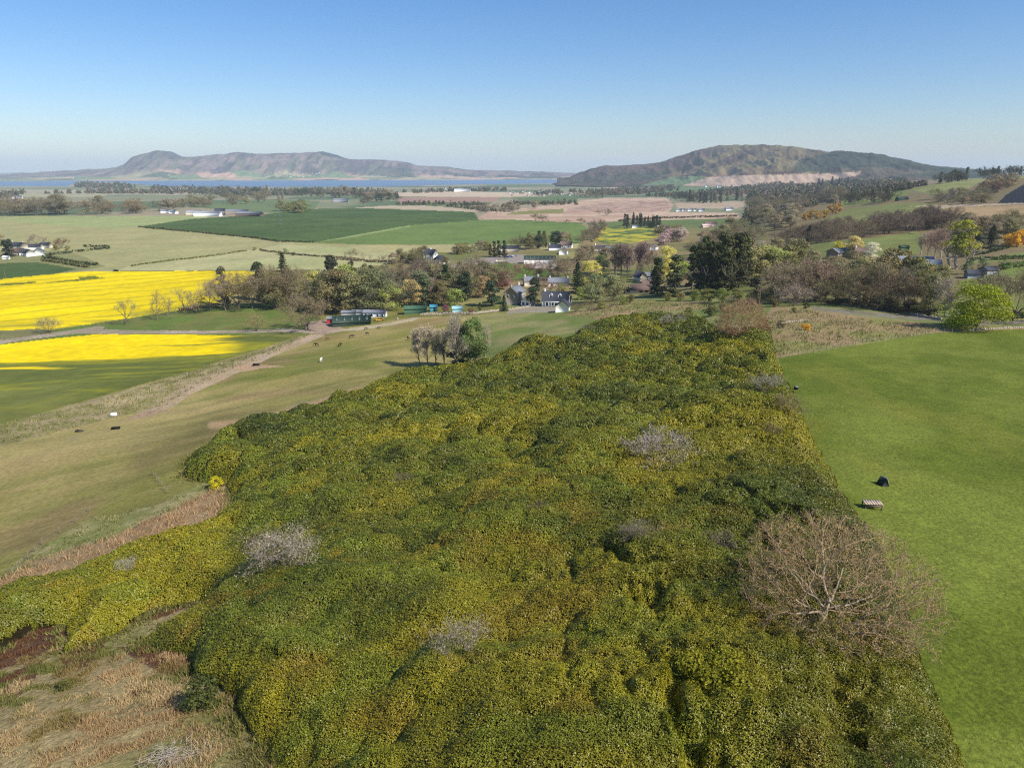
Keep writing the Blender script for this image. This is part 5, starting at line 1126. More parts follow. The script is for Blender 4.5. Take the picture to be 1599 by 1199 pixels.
    if porch:
        V, Fq = join([box(-w / 2 + .3, w / 2 - .3, -d / 2 - 1.5, -d / 2 - .02, h - .25, h - .1)] + [box(x - .07, x + .07, -d / 2 - 1.45, -d / 2 - 1.3, -.5, h - .25) for x in np.linspace(-w / 2 + .5, w / 2 - .5, 9)] + [box(-w / 2 + .4, w / 2 - .4, -d / 2 - 1.42, -d / 2 - 1.36, .85, .95)])
        obj('verandah', pm('verandah', V, Fq, M_FRAME), t)
    return t
WW = M_WHITE
house(868, 477, 13.5, 9, 3.0, 4.1, -10, WW, M_SLATE, 'white house with steep slate roof, two white dormers and a verandah', chim=((-5.9, 0, .9, WW),), dormers=(-2.2, 2.2), win=(('front', [(-4, 1.4), (-1.5, 1.4), (1.5, 1.4), (4, 1.4)]), ('right', [(-1.5, 1.4), (1.5, 4)])), porch=True, door=.2)
house(885, 474, 4.5, 4.5, 2.3, 1.6, -10, WW, M_BTILE, 'small white annexe with brown roof beside the dormered white house', win=(('front', [(0, 1.3)]),))
house(879, 486, 7.5, 6, 2.8, 2.5, -100, WW, M_SLATE, 'white gabled garage with slate roof at the grass edge', 'garage', 'garage')
house(804, 474, 9.5, 8, 6.2, 2.8, 62, M_STONE, M_LSLATE, 'tall stone house with pale slate roof and two chimneys', chim=((-4.2, 0, 1.3, M_STONE), (4.2, 0, 1.3, M_CREAM)), win=(('front', [(-2.5, 1.6), (2.5, 1.6), (-2.5, 4.4), (2.5, 4.4)], .9, 1.4), ('left', [(-1.5, 4.4), (1.5, 4.4)], .9, 1.4)), door=.1)
house(824, 477, 7, 5, 3, 1.8, 70, WW, M_LSLATE, 'low white wing with slate roof beside the tall stone house', win=(('left', [(-1, 1.4), (1.2, 1.4)]),))
house(872, 447, 13, 6.5, 2.8, 2.4, -4, M_CREAM, M_LSLATE, 'long low cottage with pale slate roof behind the white house', chim=((5.5, 0, .9, M_CREAM), (-5.5, 0, .9, M_CREAM)), win=(('front', [(-4, 1.4), (0, 1.4), (4, 1.4)]),))
house(830, 446, 10, 6.5, 3, 2.6, 8, M_CREAM, M_LSLATE, 'cream cottage with chimneys behind the tall stone house', chim=((4, 0, 1, M_CREAM), (-4.3, 0, 1, M_CREAM)))
house(996, 457, 14, 8, 2.6, 2.3, -8, M_CREAM, M_BTILE, 'brown tiled bungalow with a large brick chimney in front', 'bungalow', 'bungalow', hip=1, ov=.9, win=(('front', [(1.5, 1.4), (4.5, 1.4), (-5.3, 1.4)], 1.8, 1.3),))
p = G(977, 458); bk = thing('chimney_stack', 'broad red brick chimney stack on the front of the bungalow', 'chimney', p); V, Fq = join([box(-.9, .9, -.5, .5, -1, 4.6), box(-1, 1, -.6, .6, 4.6, 4.85)]); obj('stack', pm('stack', V, Fq, M_BRICK), bk)
V, Fq = tubes([[-.35, 0, 4.8], [.35, 0, 4.8]], [[-.35, 0, 5.4], [.35, 0, 5.4]], [.17, .17], [.14, .14], 8); obj('chimney_pots', pm('chimney_pots', V, Fq, M_CREAM), bk)
house(1015, 450, 9, 6, 2.6, 2.0, -8, M_CREAM, M_BTILE, 'brown roofed wing of the bungalow beside the dark pines', 'bungalow', 'bungalow', ov=.6)
house(999, 438, 7, 6, 2.6, 3.0, -60, M_CREAM, M_SLATE, 'dark gabled outbuilding behind the brown bungalow', 'outbuilding', 'outbuilding')
house(1012, 436, 8, 5, 2.4, 1.8, -8, M_GREY, M_LSLATE, 'grey roofed shed right of the dark gabled outbuilding', 'shed', 'shed')
# house in the fields
house(673, 406, 10, 8, 5.0, 4.0, -28, WW, M_SLATE, 'white gabled two storey house standing in the fields', chim=((0, 0, .8, WW),), win=(('right', [(-1.5, 1.5), (1.5, 1.5), (0, 5)]), ('front', [(-3, 1.5), (3, 1.5), (-3, 4), (3, 4)])))
house(688, 411, 12, 8, 3.0, 3.4, -20, WW, M_SLATE, 'low slate roofed wing in front of the white field house', hip=.9, win=(('front', [(-3, 1.4), (0, 1.4), (3, 1.4)]),))
house(661, 400, 4, 4, 2.2, 1.2, 0, WW, M_LSLATE, 'little white outhouse left of the white field house', 'outhouse', 'outhouse')
# farm with long shed
house(843, 411, 26, 9, 3.6, 2.2, -3, WW, M_DGREEN, 'long white shed with dark green roof and rows of skylights', 'farm_shed', 'shed', skylights=8)
house(795, 393, 18, 9, 3.4, 2.2, 2, M_CREAM, M_SLATE, 'dark roofed barn at the back of the farm yard', 'barn', 'barn')
house(880, 397, 9, 7, 3.0, 3.2, 78, WW, M_BTILE, 'white gable cottage with brown roof at the lane end')
house(884, 387, 12, 7, 3.0, 3.0, -15, WW, M_BTILE, 'pinkish brown roofed house above the white gable cottage', win=(('front', [(-3, 1.4), (3, 1.4)]),))
house(866, 391, 12, 7, 3.0, 2.4, 5, WW, M_SLATE, 'white house with long dark roof left of the gable cottage', chim=((-5, 0, .8, WW),))
house(940, 392, 14, 8, 2.8, 2.2, -4, WW, M_SLATE, 'white bungalow with chimney behind the tall bare trees', 'bungalow', 'bungalow', chim=((-6.5, 0, 1.8, WW),), win=(('front', [(-3, 1.4), (0, 1.4), (4, 1.4)]),))
house(952, 393, 8, 7, 2.8, 2.0, -4, WW, M_LSLATE, 'white annexe at the right end of the white bungalow', 'bungalow', 'bungalow')
house(1021, 390, 8, 6, 3, 2.4, 60, WW, M_BTILE, 'white gabled house left of the blossoming trees')
house(1104, 378, 12, 8, 3.2, 3.0, 30, WW, M_SLATE, 'white house with slate roof on the slope above the dark pines')
house(1113, 370, 12, 8, 3.2, 3.0, 10, M_CREAM, M_SLATE, 'dark roofed house above the white one on the slope')
house(1109, 354, 16, 8, 3.4, 2.6, 5, M_PINK, M_BTILE, 'pale pink house with wing in the far fields')
house(1103, 355, 12, 7, 2.4, 1.6, 5, M_PINK, M_PINK, 'low pink outbuilding left of the pale pink house', 'outbuilding', 'outbuilding')
house(1034, 357, 14, 7, 2.6, 1.4, 0, WW, M_LSLATE, 'low white shed right of the conifer plantation', 'shed', 'shed')
house(991, 356, 8, 6, 2.4, 1.2, 0, WW, M_LSLATE, 'small white shed under the conifer plantation', 'shed', 'shed')
g = 'white cottages in the row beyond the brown fields'
for k, (x, y) in enumerate(((1060, 330.5), (1068, 330), (1077, 330), (1086, 330), (1095, 330.5))):
    house(x, y, 11, 8, 3, 2.6, (-8, 70, 5, 80, -5)[k], WW, (M_LSLATE, M_BTILE)[k % 2], 'white cottage in the row beyond the brown fields, ' + ORD[k], 'cottage', 'cottage', g)
house(1138, 329, 16, 9, 3.4, 3, 12, WW, M_LSLATE, 'white farmhouse right of the row of white cottages', 'farmhouse', 'farmhouse')
# stable yard
house(550, 507, 17, 8, 1.9, 2.3, 9, M_DGREEN, M_DGREEN, 'dark green stable barn with pale skylights in its roof', 'stable_barn', 'barn', skylights=5)
house(517, 504, 3.6, 2.6, 2.2, .7, 8, M_RED, M_LSLATE, 'small red shed at the left end of the stable barn', 'shed', 'shed', door=.3)
house(545, 494, 7, 3, 2.2, .6, 4, M_GREY, M_LSLATE, 'grey blue store behind the stable barn, left one', 'shed', 'shed')
house(560, 493, 6, 3, 2.2, .6, 4, M_GREY, M_BLUE, 'blue grey store behind the stable barn, right one', 'shed', 'shed')
house(586, 495, 11, 4, 2.5, .8, -8, WW, M_LSLATE, 'long white stable building with dark openings', 'stable', 'stable', win=(('front', [(-4, 1.3), (-1, 1.3), (2, 1.3), (4.4, 1.3)], .9, 1.1),))
house(649, 489, 11, 4.5, 2.6, 1.0, 6, M_MGREEN, M_MGREEN, 'long green sheeted shed beside the garden wall', 'shed', 'shed')
house(677, 486, 3.6, 3, 2.4, .8, 12, M_TURQ, M_TURQ, 'bright turquoise garden shed left of the magenta shrub', 'shed', 'shed', door=.4)
house(714, 488, 5, 3.2, 2.2, .8, 10, M_PTURQ, M_PTURQ, 'pale turquoise garden shed right of the magenta shrub', 'shed', 'shed')
# white hamlet on the left
house(30, 392, 14, 9, 5.4, 3, -12, M_CREAM, M_SLATE, 'tall beige house with slate roof at the back of the hamlet', chim=((-6, 0, 1, M_CREAM), (6, 0, 1, M_CREAM)), win=(('front', [(-4, 1.6), (0, 1.6), (4, 1.6), (-4, 4.2), (4, 4.2)]),))
house(27, 399, 14, 9, 3, 3.4, 5, M_CREAM, M_BTILE, 'brown roofed house at the front left of the hamlet')
house(43, 400, 12, 8, 3.2, 3.2, -30, WW, M_SLATE, 'white gabled house in the middle of the hamlet', win=(('front', [(-2, 1.4), (2, 1.4)]),))
house(62, 398, 14, 9, 3.2, 3.6, -58, WW, M_LSLATE, 'white gabled house at the right end of the hamlet', win=(('left', [(-2, 1.5), (2, 1.5)]),))
house(56, 390, 12, 8, 3, 2.6, 8, WW, M_SLATE, 'slate roofed bungalow behind the right hand hamlet house', 'bungalow', 'bungalow')
house(72, 387, 10, 7, 3, 2.4, 0, M_CREAM, M_SLATE, 'dark roofed cottage at the back right of the hamlet', 'cottage', 'cottage')
house(16, 387, 8, 7, 3, 2.6, 60, WW, M_BTILE, 'small white cottage at the back left of the hamlet', 'cottage', 'cottage')
house(10, 405, 5, 3, 2, .8, 0, WW, WW, 'white van sized shed under the hamlet evergreens', 'shed', 'shed')
# farm steading and far places
house(304, 336, 26, 14, 5, 3, 4, M_CREAM, M_GREY, 'pale farm shed at the left end of the far steading', 'farm_shed', 'shed')
house(325, 338, 44, 18, 6, 3, 2, WW, M_GREY, 'wide white farm shed in the middle of the far steading', 'farm_shed', 'shed')
house(344, 336, 18, 12, 8, 4, 20, M_GREY, M_SLATE, 'tall grey grain shed right of the wide white farm shed', 'farm_shed', 'shed')
house(372, 334, 40, 16, 5, 3, -3, M_STONE, M_LSLATE, 'long grey roofed steading right of the grain shed', 'farm_shed', 'shed')
house(390, 338, 46, 16, 5, 3, -8, M_BTILE, M_LSLATE, 'dark steading behind the corner of the green field', 'farm_shed', 'shed')
house(258, 333, 14, 9, 4, 3, 10, WW, M_LSLATE, 'white cottage left of the far steading', 'cottage', 'cottage')
house(272, 334, 13, 9, 4, 3, -20, WW, M_LSLATE, 'white cottage just left of the pale farm shed', 'cottage', 'cottage')
house(28, 311, 26, 14, 6, 4, 10, WW, M_LSLATE, 'white farmhouse in the far left fields', 'farmhouse', 'farmhouse')
house(533, 316, 40, 20, 6, 4, 5, M_GREY, M_LSLATE, 'grey sheds beside the wood left of the brown fields', 'farm_shed', 'shed')
house(722, 300, 70, 30, 10, 5, 0, WW, M_GREY, 'big white warehouse on the far plain', 'warehouse', 'warehouse')
wh = 'white houses of the far villages'
rv = np.random.RandomState(8); PV = {}
def tiny_house(x, y, w_, label, group, wm, rm):
    key = (wm.name, rm.name)
    p = G(x, y); s = slant(p) / F; t = thing('far_house', label, 'house', p, rv.uniform(0, 3.1), w_ * s / 10, group)
    if key not in PV:
        V, Fq = prism([(-4, -3), (4, -3), (4, 4), (0, 7), (-4, 4)], -5, 5); V2 = np.array([(x_, a, b) for x_ in (-5.3, 5.3) for a, b in ((-4.4, 3.7), (0, 7.1), (4.4, 3.7), (4.4, 4.1), (0, 7.5), (-4.4, 4.1))]); fs = [[i, (i + 1) % 6, (i + 1) % 6 + 6, i + 6] for i in range(6)] + [[0, 1, 4, 5], [1, 2, 3, 4], [7, 6, 11, 10], [8, 7, 10, 9]]
        PV[key] = (pm('wall', V, Fq, wm), mesh('roof', V2, [fs], rm))
    obj('wall', PV[key][0], t); obj('roof', PV[key][1], t)
for k in range(34):
    tiny_house(rv.uniform(792, 905), rv.uniform(299, 306), rv.uniform(2.6, 4.6), 'small pale house of the village on the far plain', 'houses of the village on the far plain', [WW, M_CREAM, M_STONE][k % 3], [M_LSLATE, M_BTILE][k % 2])
for k in range(9):
    tiny_house(rv.uniform(1022, 1052), rv.uniform(281.5, 283.5), rv.uniform(3, 5), 'white farm building below the dark wooded hill', 'farm buildings below the dark wooded hill', WW, M_LSLATE)
for k in range(8): tiny_house(rv.uniform(640, 800), rv.uniform(295, 299), rv.uniform(3, 5), 'pale farm building scattered on the far plain', 'farm buildings scattered on the far plain', [WW, M_CREAM][k % 2], M_LSLATE)
for k in range(8): tiny_house(rv.uniform(240, 300), rv.uniform(293.5, 297), rv.uniform(3, 5), 'pale building by the near lake shore', 'buildings by the near lake shore', [WW, M_CREAM][k % 2], M_BTILE)
for k in range(8): tiny_house(rv.uniform(1100, 1160), rv.uniform(289, 294), rv.uniform(3, 5), 'pale building among fields under the right hill', 'buildings under the right hill', WW, M_LSLATE)
hillob = [o for o in bpy.data.objects if o.name == 'hills'][0]; hv_ = np.empty(len(hillob.data.vertices) * 3, np.float32); hillob.data.vertices.foreach_get('co', hv_); hv_ = hv_.reshape(-1, 3)[:700 * 90]; hpx, hpy = project(hv_[:, 0].astype(float), hv_[:, 1].astype(float), hv_[:, 2].astype(float))
def on_hill(x, y):
    k = int(np.argmin((hpx - x) ** 2 + (hpy - y) ** 2 * 4)); return Vector([float(q) for q in hv_[k]])
for k in range(30):
    x = rv.uniform(418, 508) if k < 22 else rv.uniform(85, 350); y = rv.uniform(270.5, 277.5) if k < 22 else rv.uniform(273, 279)
    p = on_hill(x, y); s = slant(p) / F; t = thing('far_house', 'tiny pale house of the lakeside village below the far hills', 'house', p, rv.uniform(0, 3), rv.uniform(1.5, 2.5) * s / 10, 'houses of the lakeside village below the far hills')
    key = [(WW.name, M_LSLATE.name), (M_CREAM.name, M_BTILE.name), (M_STONE.name, M_LSLATE.name)][k % 3]; key = key if key in PV else (WW.name, M_LSLATE.name); obj('wall', PV[key][0], t); obj('roof', PV[key][1], t)
# right-hand hillside
house(1394, 411, 5.5, 6, 4.2, 2.6, 84, WW, M_SLATE, 'white gabled house with dark slate roof among hillside trees', win=(('left', [(0, 4.2), (-1, 1.6), (1, 1.6)], .9, 1.1), ('right', [(0, 4.4)])))
house(1427, 417, 15, 9, 3.2, 1.8, -14, M_DARK, M_BLUE, 'wide slate roofed stable with dark open front', 'stable', 'stable', ov=.8)
house(1450, 421, 9, 7, 2.8, 1.7, -18, M_CREAM, M_BLUE, 'small slate roofed building right of the wide stable', 'outbuilding', 'outbuilding')
house(1452, 426, 7, 4, 1.6, .8, -10, M_PINK, M_RTILE, 'low orange brick lean to under the small slate roof', 'outbuilding', 'outbuilding')
house(1310, 401, 11, 8, 3, 1.7, 24, M_STONE, M_BLUE, 'low house with pale blue slate roof on the hillside', ov=.6)
house(1346, 402, 9, 7, 3, 2.2, -8, M_CREAM, M_BTILE, 'brown roofed cream house with round gable ends', chim=((-4, 0, 1, M_CREAM), (4, 0, 1, M_CREAM)))
house(1543, 428, 6, 5, 2, 1.2, 10, M_GREY, M_SLATE, 'small dark roofed garden hut, right one of two', 'hut', 'hut')
house(1520, 434, 6, 5, 2, 1.2, -15, M_GREY, M_SLATE, 'small dark roofed garden hut, left one of two', 'hut', 'hut')
house(1408, 313, 15, 8, 2.6, 2.2, 5, M_DGREEN, M_DGREEN, 'dark green hill barn on the green slope', 'barn', 'barn')
house(1308, 318, 8, 6, 4, 2, 0, M_RTILE, M_BTILE, 'small reddish hut at the edge of the upper wood', 'hut', 'hut')
house(1411, 390, 5, 3, 1.6, .7, 0, M_MGREEN, M_DGREEN, 'dark green shed beside the hillside pasture', 'shed', 'shed')

# ------------------------------------------------------------------ walls and fences
def stone_wall(pts, h, label):
    W_ = [G(*q) for q in pts]; r = np.random.RandomState(int(pts[0][0])); P = []
    t = thing('dry_stone_wall', label, 'wall', W_[0])
    for a, b in zip(W_[:-1], W_[1:]):
        L = (b - a).length; k = max(2, int(L / .55)); d = (b - a) / L; ang = math.atan2(d.y, d.x); ca, sa = math.cos(ang), math.sin(ang)
        for c in range(k):
            q = a + (b - a) * ((c + .5) / k); z = gz(q.x, q.y); hh = h * r.uniform(.7, 1.15); V, Fq = box(-.31, .31, -.25 * r.uniform(.8, 1.2), .25 * r.uniform(.8, 1.2), -.3, hh)
            V[1::2, :2] *= r.uniform(.6, .95); V = V @ np.array([[ca, sa, 0], [-sa, ca, 0], [0, 0, 1]]); P.append((V + np.array([q.x, q.y, z]) - np.array(W_[0]), Fq))
    V, Fq = join(P); obj('stones', pm('stones', V, Fq, M_WALLST), t)
stone_wall([(656,493),(690,491.5),(740,491),(765,488),(790,485.5),(826,480.5)], 1.2, 'long pale dry stone wall below the gardens')
stone_wall([(1295,473),(1320,477),(1350,481),(1372,484),(1390,486),(1420,491),(1445,496),(1470,500)], .8, 'tumbled pale dry stone wall along the road')
stone_wall([(1510,516),(1545,514.5),(1599,512),(1640,510)], .5, 'dry stone wall in front of the lime green tree')
stone_wall([(955,506),(985,499),(1015,493),(1030,491)], .5, 'low ruined stone wall at the far end of the thicket')
stone_wall([(1215,506),(1235,503),(1262,501)], .5, 'short tumbled stone wall on the rough ground')
def fence(pts, sp, label, h=1.15, wires=True):
    W_ = [G(*q) for q in pts]; t = thing('wire_fence', label, 'fence', W_[0]); base = np.array(W_[0]); k0 = 0
    V, Fq = tubes([[0, 0, -.3]], [[0, 0, h]], [.07], [.06], 6); V = np.r_[V, [[0, 0, h + .03]]]; pmesh = mesh('post', V, [Fq, [[6 + i, 6 + (i + 1) % 6, 12] for i in range(6)]], M_POST); pts3 = []
    for a, b in zip(W_[:-1], W_[1:]):
        L = (b - a).length; k = max(1, round(L / sp))
        for c in range(k):
            q = a + (b - a) * (c / k); pts3.append((q.x, q.y, gz(q.x, q.y)))
    pts3.append(tuple(W_[-1])); pts3 = pts3[:100]
    for q in pts3:
        o = obj('post', pmesh, t, np.array(q) - base); o.rotation_euler = (pick.uniform(-.06, .06), pick.uniform(-.06, .06), 0)
    P = np.array(pts3) - base; A_ = []; B_ = []
    for z in (.35, .7, 1.02): A_.append(P[:-1] + [0, 0, z]); B_.append(P[1:] + [0, 0, z])
    A_ = np.concatenate(A_); B_ = np.concatenate(B_); V, Fq = tubes(A_, B_, np.full(len(A_), .006), np.full(len(A_), .006), 3)
    obj('wires', pm('wires', V, Fq, M_GREY), t)
fence([(1218,560),(1260,553),(1300,545),(1380,532),(1460,521),(1500,518)], 3, 'post and wire fence along the far edge of the bright green field')
fence([(20,898),(44,873),(66,850),(94,832),(118,815),(140,799)], 3.2, 'old leaning post fence along the rough grass at the left')
fence([(235,645),(262,632),(290,612),(345,578),(420,548),(485,524)], 4.5, 'post and wire fence along the dirt track')
fence([(240,742),(262,770)], 3, 'short broken fence beside the thicket corner')
fence([(640,587),(580,604),(520,622),(475,636),(440,650)], 4, 'post and wire fence along the upper left thicket edge')
fence([(880,505),(850,520),(820,535),(795,552)], 4.5, 'post and wire fence on the grass slope below the white garage')
fence([(1425,402),(1450,400),(1475,398)], 2.5, 'pale timber fence behind the slate roofed stable')
def pole(px, py, hpx, label, arm=True):
    p = G(px, py); h = hpx * slant(p) / F; t = thing('utility_pole', label, 'utility pole', p)
    V, Fq = tubes([[0, 0, -.5]], [[0, 0, h]], [.16], [.11], 8); obj('post', pm('post', V, Fq, M_POST), t)
    if arm:
        V, Fq = join([box(-.9, .9, -.06, .06, h - .5, h - .36)] + [tubes([[x, 0, h - .36]], [[x, 0, h - .16]], [.05], [.04], 6) for x in (-.8, 0.25, .8)]); obj('crossarm', pm('crossarm', V, Fq, M_POST), t)
pole(1185, 478, 34, 'tall timber utility pole right of the dark pine stand')
pole(1018, 518, 22, 'short timber utility pole at the far end of the thicket', False)
pole(1128, 463, 16, 'timber utility pole in the scrub before the dark pines', False)
pole(127, 424, 14, 'thin utility pole beside the hamlet lane'); pole(9, 436, 12, 'thin utility pole at the left edge of the dark green corner field', False)
pole(602, 490, 16, 'pale post beside the long white stable', False); pole(665, 482, 8, 'pale stone gatepost between the green and turquoise sheds', False)
pole(1393, 398, 10, 'leaning white pole beside the hillside house', False); pole(1411, 396, 14, 'thin flag pole above the slate stable', False)
def pylon(px, py, hpx, label):
    p = G(px, py); h = hpx * slant(p) / F; t = thing('electricity_pylon', label, 'pylon', p, .5); b = h * .11; A_ = []; B_ = []; cs = [(-1, -1), (1, -1), (1, 1), (-1, 1)]; lv = [0, .25, .45, .6, .72, .82, 1]
    wd = lambda f: b * (1 - f) ** 1.2 + .25
    for f0, f1 in zip(lv[:-1], lv[1:]):
        for k in range(4):
            c, e = cs[k], cs[(k + 1) % 4]; A_ += [[c[0] * wd(f0), c[1] * wd(f0), f0 * h]] * 2; B_ += [[c[0] * wd(f1), c[1] * wd(f1), f1 * h], [e[0] * wd(f1), e[1] * wd(f1), f1 * h]]
    m = len(A_); V, Fq = tubes(A_, B_, np.full(m, .05), np.full(m, .05), 4); obj('tower', pm('tower', V, Fq, M_MGREEN), t)
    for f in (.62, .76, .9):
        a = h * .16 * (1.2 - f * .4); V, Fq = tubes([[-a, 0, f * h], [-a, 0, f * h], [a, 0, f * h]], [[a, 0, f * h], [0, 0, f * h + h * .05], [0, 0, f * h + h * .05]], [.05] * 3, [.05] * 3, 4); obj('crossarm', pm('crossarm', V, Fq, M_GREY), t)
pylon(437, 377, 40, 'thin grey lattice pylon at the lower corner of the dark green field')
pylon(1077, 289, 18, 'far lattice pylon left of the brown hill field')

# ------------------------------------------------------------------ animals, jumps and small things
def horse_mesh():
    J = [(-.75,0,1.25),(-.35,0,1.22),(.1,0,1.2),(.5,0,1.28),(.8,0,1.45),(1.15,0,1.15),(1.42,0,.75),(1.62,0,.5),(-.85,0,1.05),(-.95,0,.7)]
    Rr = [.25,.28,.3,.27,.17,.13,.12,.07,.06,.05]; E = [(0,1),(1,2),(2,3),(3,4),(4,5),(5,6),(6,7),(0,8),(8,9)]
    for s in (-.16, .16):
        k = len(J); J += [(.5,s,.85),(.52,s,.5),(.5,s,.05),(-.72,s,.9),(-.85,s,.52),(-.75,s,.05)]; Rr += [.12,.07,.06,.15,.075,.06]; E += [(3,k),(k,k+1),(k+1,k+2),(0,k+3),(k+3,k+4),(k+4,k+5)]
        k = len(J); J += [(1.2,s*.45,1.28)]; Rr += [.035]; E += [(5,k)]
    me = bpy.data.meshes.new('horse_body'); me.from_pydata(J, E, []); o = bpy.data.objects.new('tmp', me); COL.objects.link(o)
    md = o.modifiers.new('s', 'SKIN'); sd = me.skin_vertices[0].data
    for i, q in enumerate(Rr): sd[i].radius = (q, q)
    sd[0].use_root = True; o.modifiers.new('u', 'SUBSURF').levels = 1
    dg = bpy.context.evaluated_depsgraph_get(); out = bpy.data.meshes.new_from_object(o.evaluated_get(dg)); bpy.data.objects.remove(o); out.name = 'horse_body'; return out
HM = horse_mesh(); COATS = {}
def horse(px, py, rz, coat, label, s=.95):
    if coat not in COATS:
        m_ = HM.copy(); m_.materials.clear(); m_.materials.append(flat('coat', C(*coat), .8, .2, .2, 1.5)); COATS[coat] = m_
    o = obj('horse', COATS[coat], None, G(px, py)); o.rotation_euler = (0, 0, rz); o.scale = (s, s, s); tag(o, label, 'horse', 'horses grazing below the stable yard')
BAY = (62, 44, 36); BLK = (36, 32, 32); CHN = (104, 66, 44)
horse(494.5, 541, 2.9, BAY, 'dark bay horse grazing nearest the dirt track'); horse(531, 541, 1.2, BAY, 'dark bay horse grazing, second along from the dirt track', .95)
horse(549, 528, .3, BLK, 'black horse grazing below the stable barn'); horse(512, 531, 3.4, CHN, 'brown pony grazing just below the track junction', .75)
horse(571, 515.5, .2, BLK, 'black pony near the field gate below the barn', .7); horse(574, 523, 2.8, BAY, 'dark pony grazing below the barn corner', .75); horse(591, 514, .1, BLK, 'small black pony at the top of the pasture', .7)
horse(638, 531, 2.2, CHN, 'chestnut horse grazing left of the thin bare trees', .9); horse(501.5, 565, 1.5, (226, 222, 214), 'white horse standing in the middle of the pasture', .95); horse(621, 500, 1.9, (190, 186, 180), 'pale grey pony on the yard lane by the stables', .85)
def trough(px, py, L, wd, h, rz, mat, label, name='feed_trough'):
    p = G(px, py); t = thing(name, label, 'trough', p, rz)
    V, Fq = join([box(-L / 2, L / 2, -wd / 2, wd / 2, .1, .16), box(-L / 2, L / 2, -wd / 2, -wd / 2 + .06, .16, h), box(-L / 2, L / 2, wd / 2 - .06, wd / 2, .16, h), box(-L / 2, -L / 2 + .06, -wd / 2 + .06, wd / 2 - .06, .16, h), box(L / 2 - .06, L / 2, -wd / 2 + .06, wd / 2 - .06, .16, h)]); obj('tub', pm('tub', V, Fq, mat), t)
    for x in (-L * .38, L * .38): obj('leg', pm('leg', *box(x - .06, x + .06, -wd / 2 + .05, wd / 2 - .05, -.15, .1), M_DARK), t)
trough(181, 670, 1.9, .8, .55, .3, M_DARK, 'black trough lying in the pasture, right of the grey one'); trough(124, 674, 1.8, .7, .4, -.1, flat('grey_plastic', C(84, 80, 74)), 'dark grey trough lying in the pasture on the left'); trough(400, 571, 2.2, .9, .7, .1, M_DARK, 'black trough on the sandy patch beside the track')
p = G(178, 650); t = thing('water_tank', 'white water tank at the edge of the rough verge', 'water tank', p, .4)
V, Fq = tubes([[-.7, 0, .55]], [[.7, 0, .55]], [.5], [.5], 12); V = np.r_[V, [[-.85, 0, .55], [.85, 0, .55]]]; obj('tank', mesh('tank', V, [Fq, [[(i + 1) % 12, i, 24] for i in range(12)] + [[12 + i, 12 + (i + 1) % 12, 25] for i in range(12)]], M_WHITE), t)
for x in (-.45, .45): obj('cradle', pm('cradle', *box(x - .08, x + .08, -.4, .4, -.15, .2), M_GREY), t)
# slatted table-like jump and tilted jump in the bright green field
p = G(1361, 793); t = thing('timber_jump', 'pale slatted timber jump like a table in the bright green field', 'horse jump', p, math.radians(-6))
P = [box(-.9 + k * .26, -.9 + k * .26 + .23, -.55, .55, .62 + .012 * (k % 2), .68 + .012 * (k % 2)) for k in range(7)]; obj('top', pm('top', *join(P), M_WOOD), t)
for x in (-.8, .8):
    for y in (-.45, .45): obj('leg', pm('leg', *box(x - .05, x + .05, y - .05, y + .05, -.1, .62), M_POST), t)
obj('front_board', pm('front_board', *box(-.85, .85, -.5, -.46, .3, .6), M_POST), t)
p = G(1378, 757); t = thing('timber_jump', 'dark tilted timber jump behind the slatted one in the field', 'horse jump', p, math.radians(12))
V, Fq = prism([(-.5, 0), (.5, 0), (.1, .9), (-.02, .9)], -.5, .5); V = V[:, [1, 0, 2]]; obj('ramp', pm('ramp', V, Fq, flat('green_black_board', C(48, 56, 50))), t)
P = [box(-.0, .06, -.5 + k * .26, -.5 + k * .26 + .22, -.62, .62) for k in range(4)]; V, Fq = join(P); a = math.radians(-22.5); V = V @ np.array([[math.cos(a), 0, -math.sin(a)], [0, 1, 0], [math.sin(a), 0, math.cos(a)]]); V = V * .8 + [.34, 0, .48]; obj('sloping_boards', pm('sloping_boards', V, Fq, M_GREY), t)
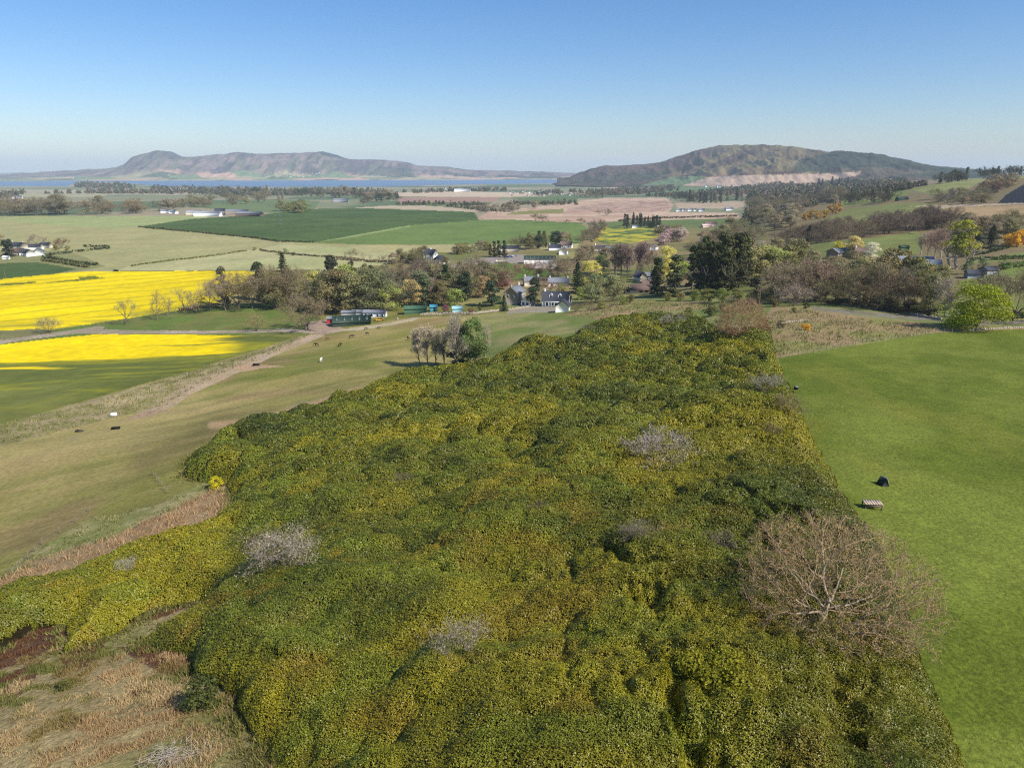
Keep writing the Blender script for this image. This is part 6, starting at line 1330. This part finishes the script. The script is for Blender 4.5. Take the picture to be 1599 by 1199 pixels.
p = G(1243, 608); t = thing('feed_bucket', 'small dark feed bucket with pale rim by the field fence', 'bucket', p); V, Fq = tubes([[0, 0, 0], [0, 0, .3]], [[0, 0, .45], [0, 0, .5]], [.3, .44], [.42, .44], 10); obj('bucket', pm('bucket', V, Fq, M_DARK), t); obj('lid', pm('lid', *box(-.3, .3, -.3, .3, .5, .55), M_GREY), t)
def car(px, py, rz, paint_, label):
    p = G(px, py); t = thing('parked_car', label, 'car', p, rz)
    prof = [(-2.1, .35), (2.1, .35), (2.12, .75), (1.2, .95), (.6, 1.45), (-1.2, 1.48), (-1.9, 1.0), (-2.12, .9)]; V, Fq = prism(prof, -.85, .85); V = V[:, [1, 0, 2]]; obj('body', pm('body', V, Fq, paint_), t)
    for s in (-1, 1): obj('window', pm('window', *box(-1.1, .6, s * .85 - .02, s * .85 + .02, 1.0, 1.36), M_GLASS), t)
    for x in (-1.3, 1.3):
        for s in (-1, 1):
            V, Fq = tubes([[x, s * .7, .33]], [[x, s * .9, .33]], [.33], [.33], 12); V = np.r_[V, [[x, s * .9, .33]]]; w_ = obj('wheel', mesh('wheel', V, [Fq, [[12 + i, 12 + (i + 1) % 12, 24] for i in range(12)]], M_BLACKR), t)
MB = flat('blue_car_paint', C(70, 100, 150), .3, .5, .03); MS = flat('silver_car_paint', C(190, 194, 200), .3, .5, .03); MK = flat('black_car_paint', C(30, 32, 38), .3, .5, .03)
car(797, 402, .1, MB, 'blue car parked in the farm yard, between two others'); car(803, 400.5, .1, MS, 'silver car parked in the farm yard on the right'); car(791, 402.5, .2, MK, 'black car parked in the farm yard on the left')
car(181, 424, .1, MK, 'dark car on the lane above the yellow field'); car(593, 501, .4, flat('yellow_machine_paint', C(206, 160, 60), .5, .3, .1), 'ochre yellow vehicle in front of the long white stable')
p = G(786, 411); t = thing('arena_shelter', 'low pale canvas topped shelter at the edge of the farm yard', 'shelter', p); V, Fq = prism([(-2, 1.6), (2, 1.6), (2, 1.75), (0, 2.5), (-2, 1.75)], -6, 6); obj('canopy', pm('canopy', V, Fq, M_CREAM), t)
for x in (-5.5, 0, 5.5):
    for y in (-1.8, 1.8): obj('post', pm('post', *box(x - .08, x + .08, y - .08, y + .08, -.3, 1.6), M_POST), t)
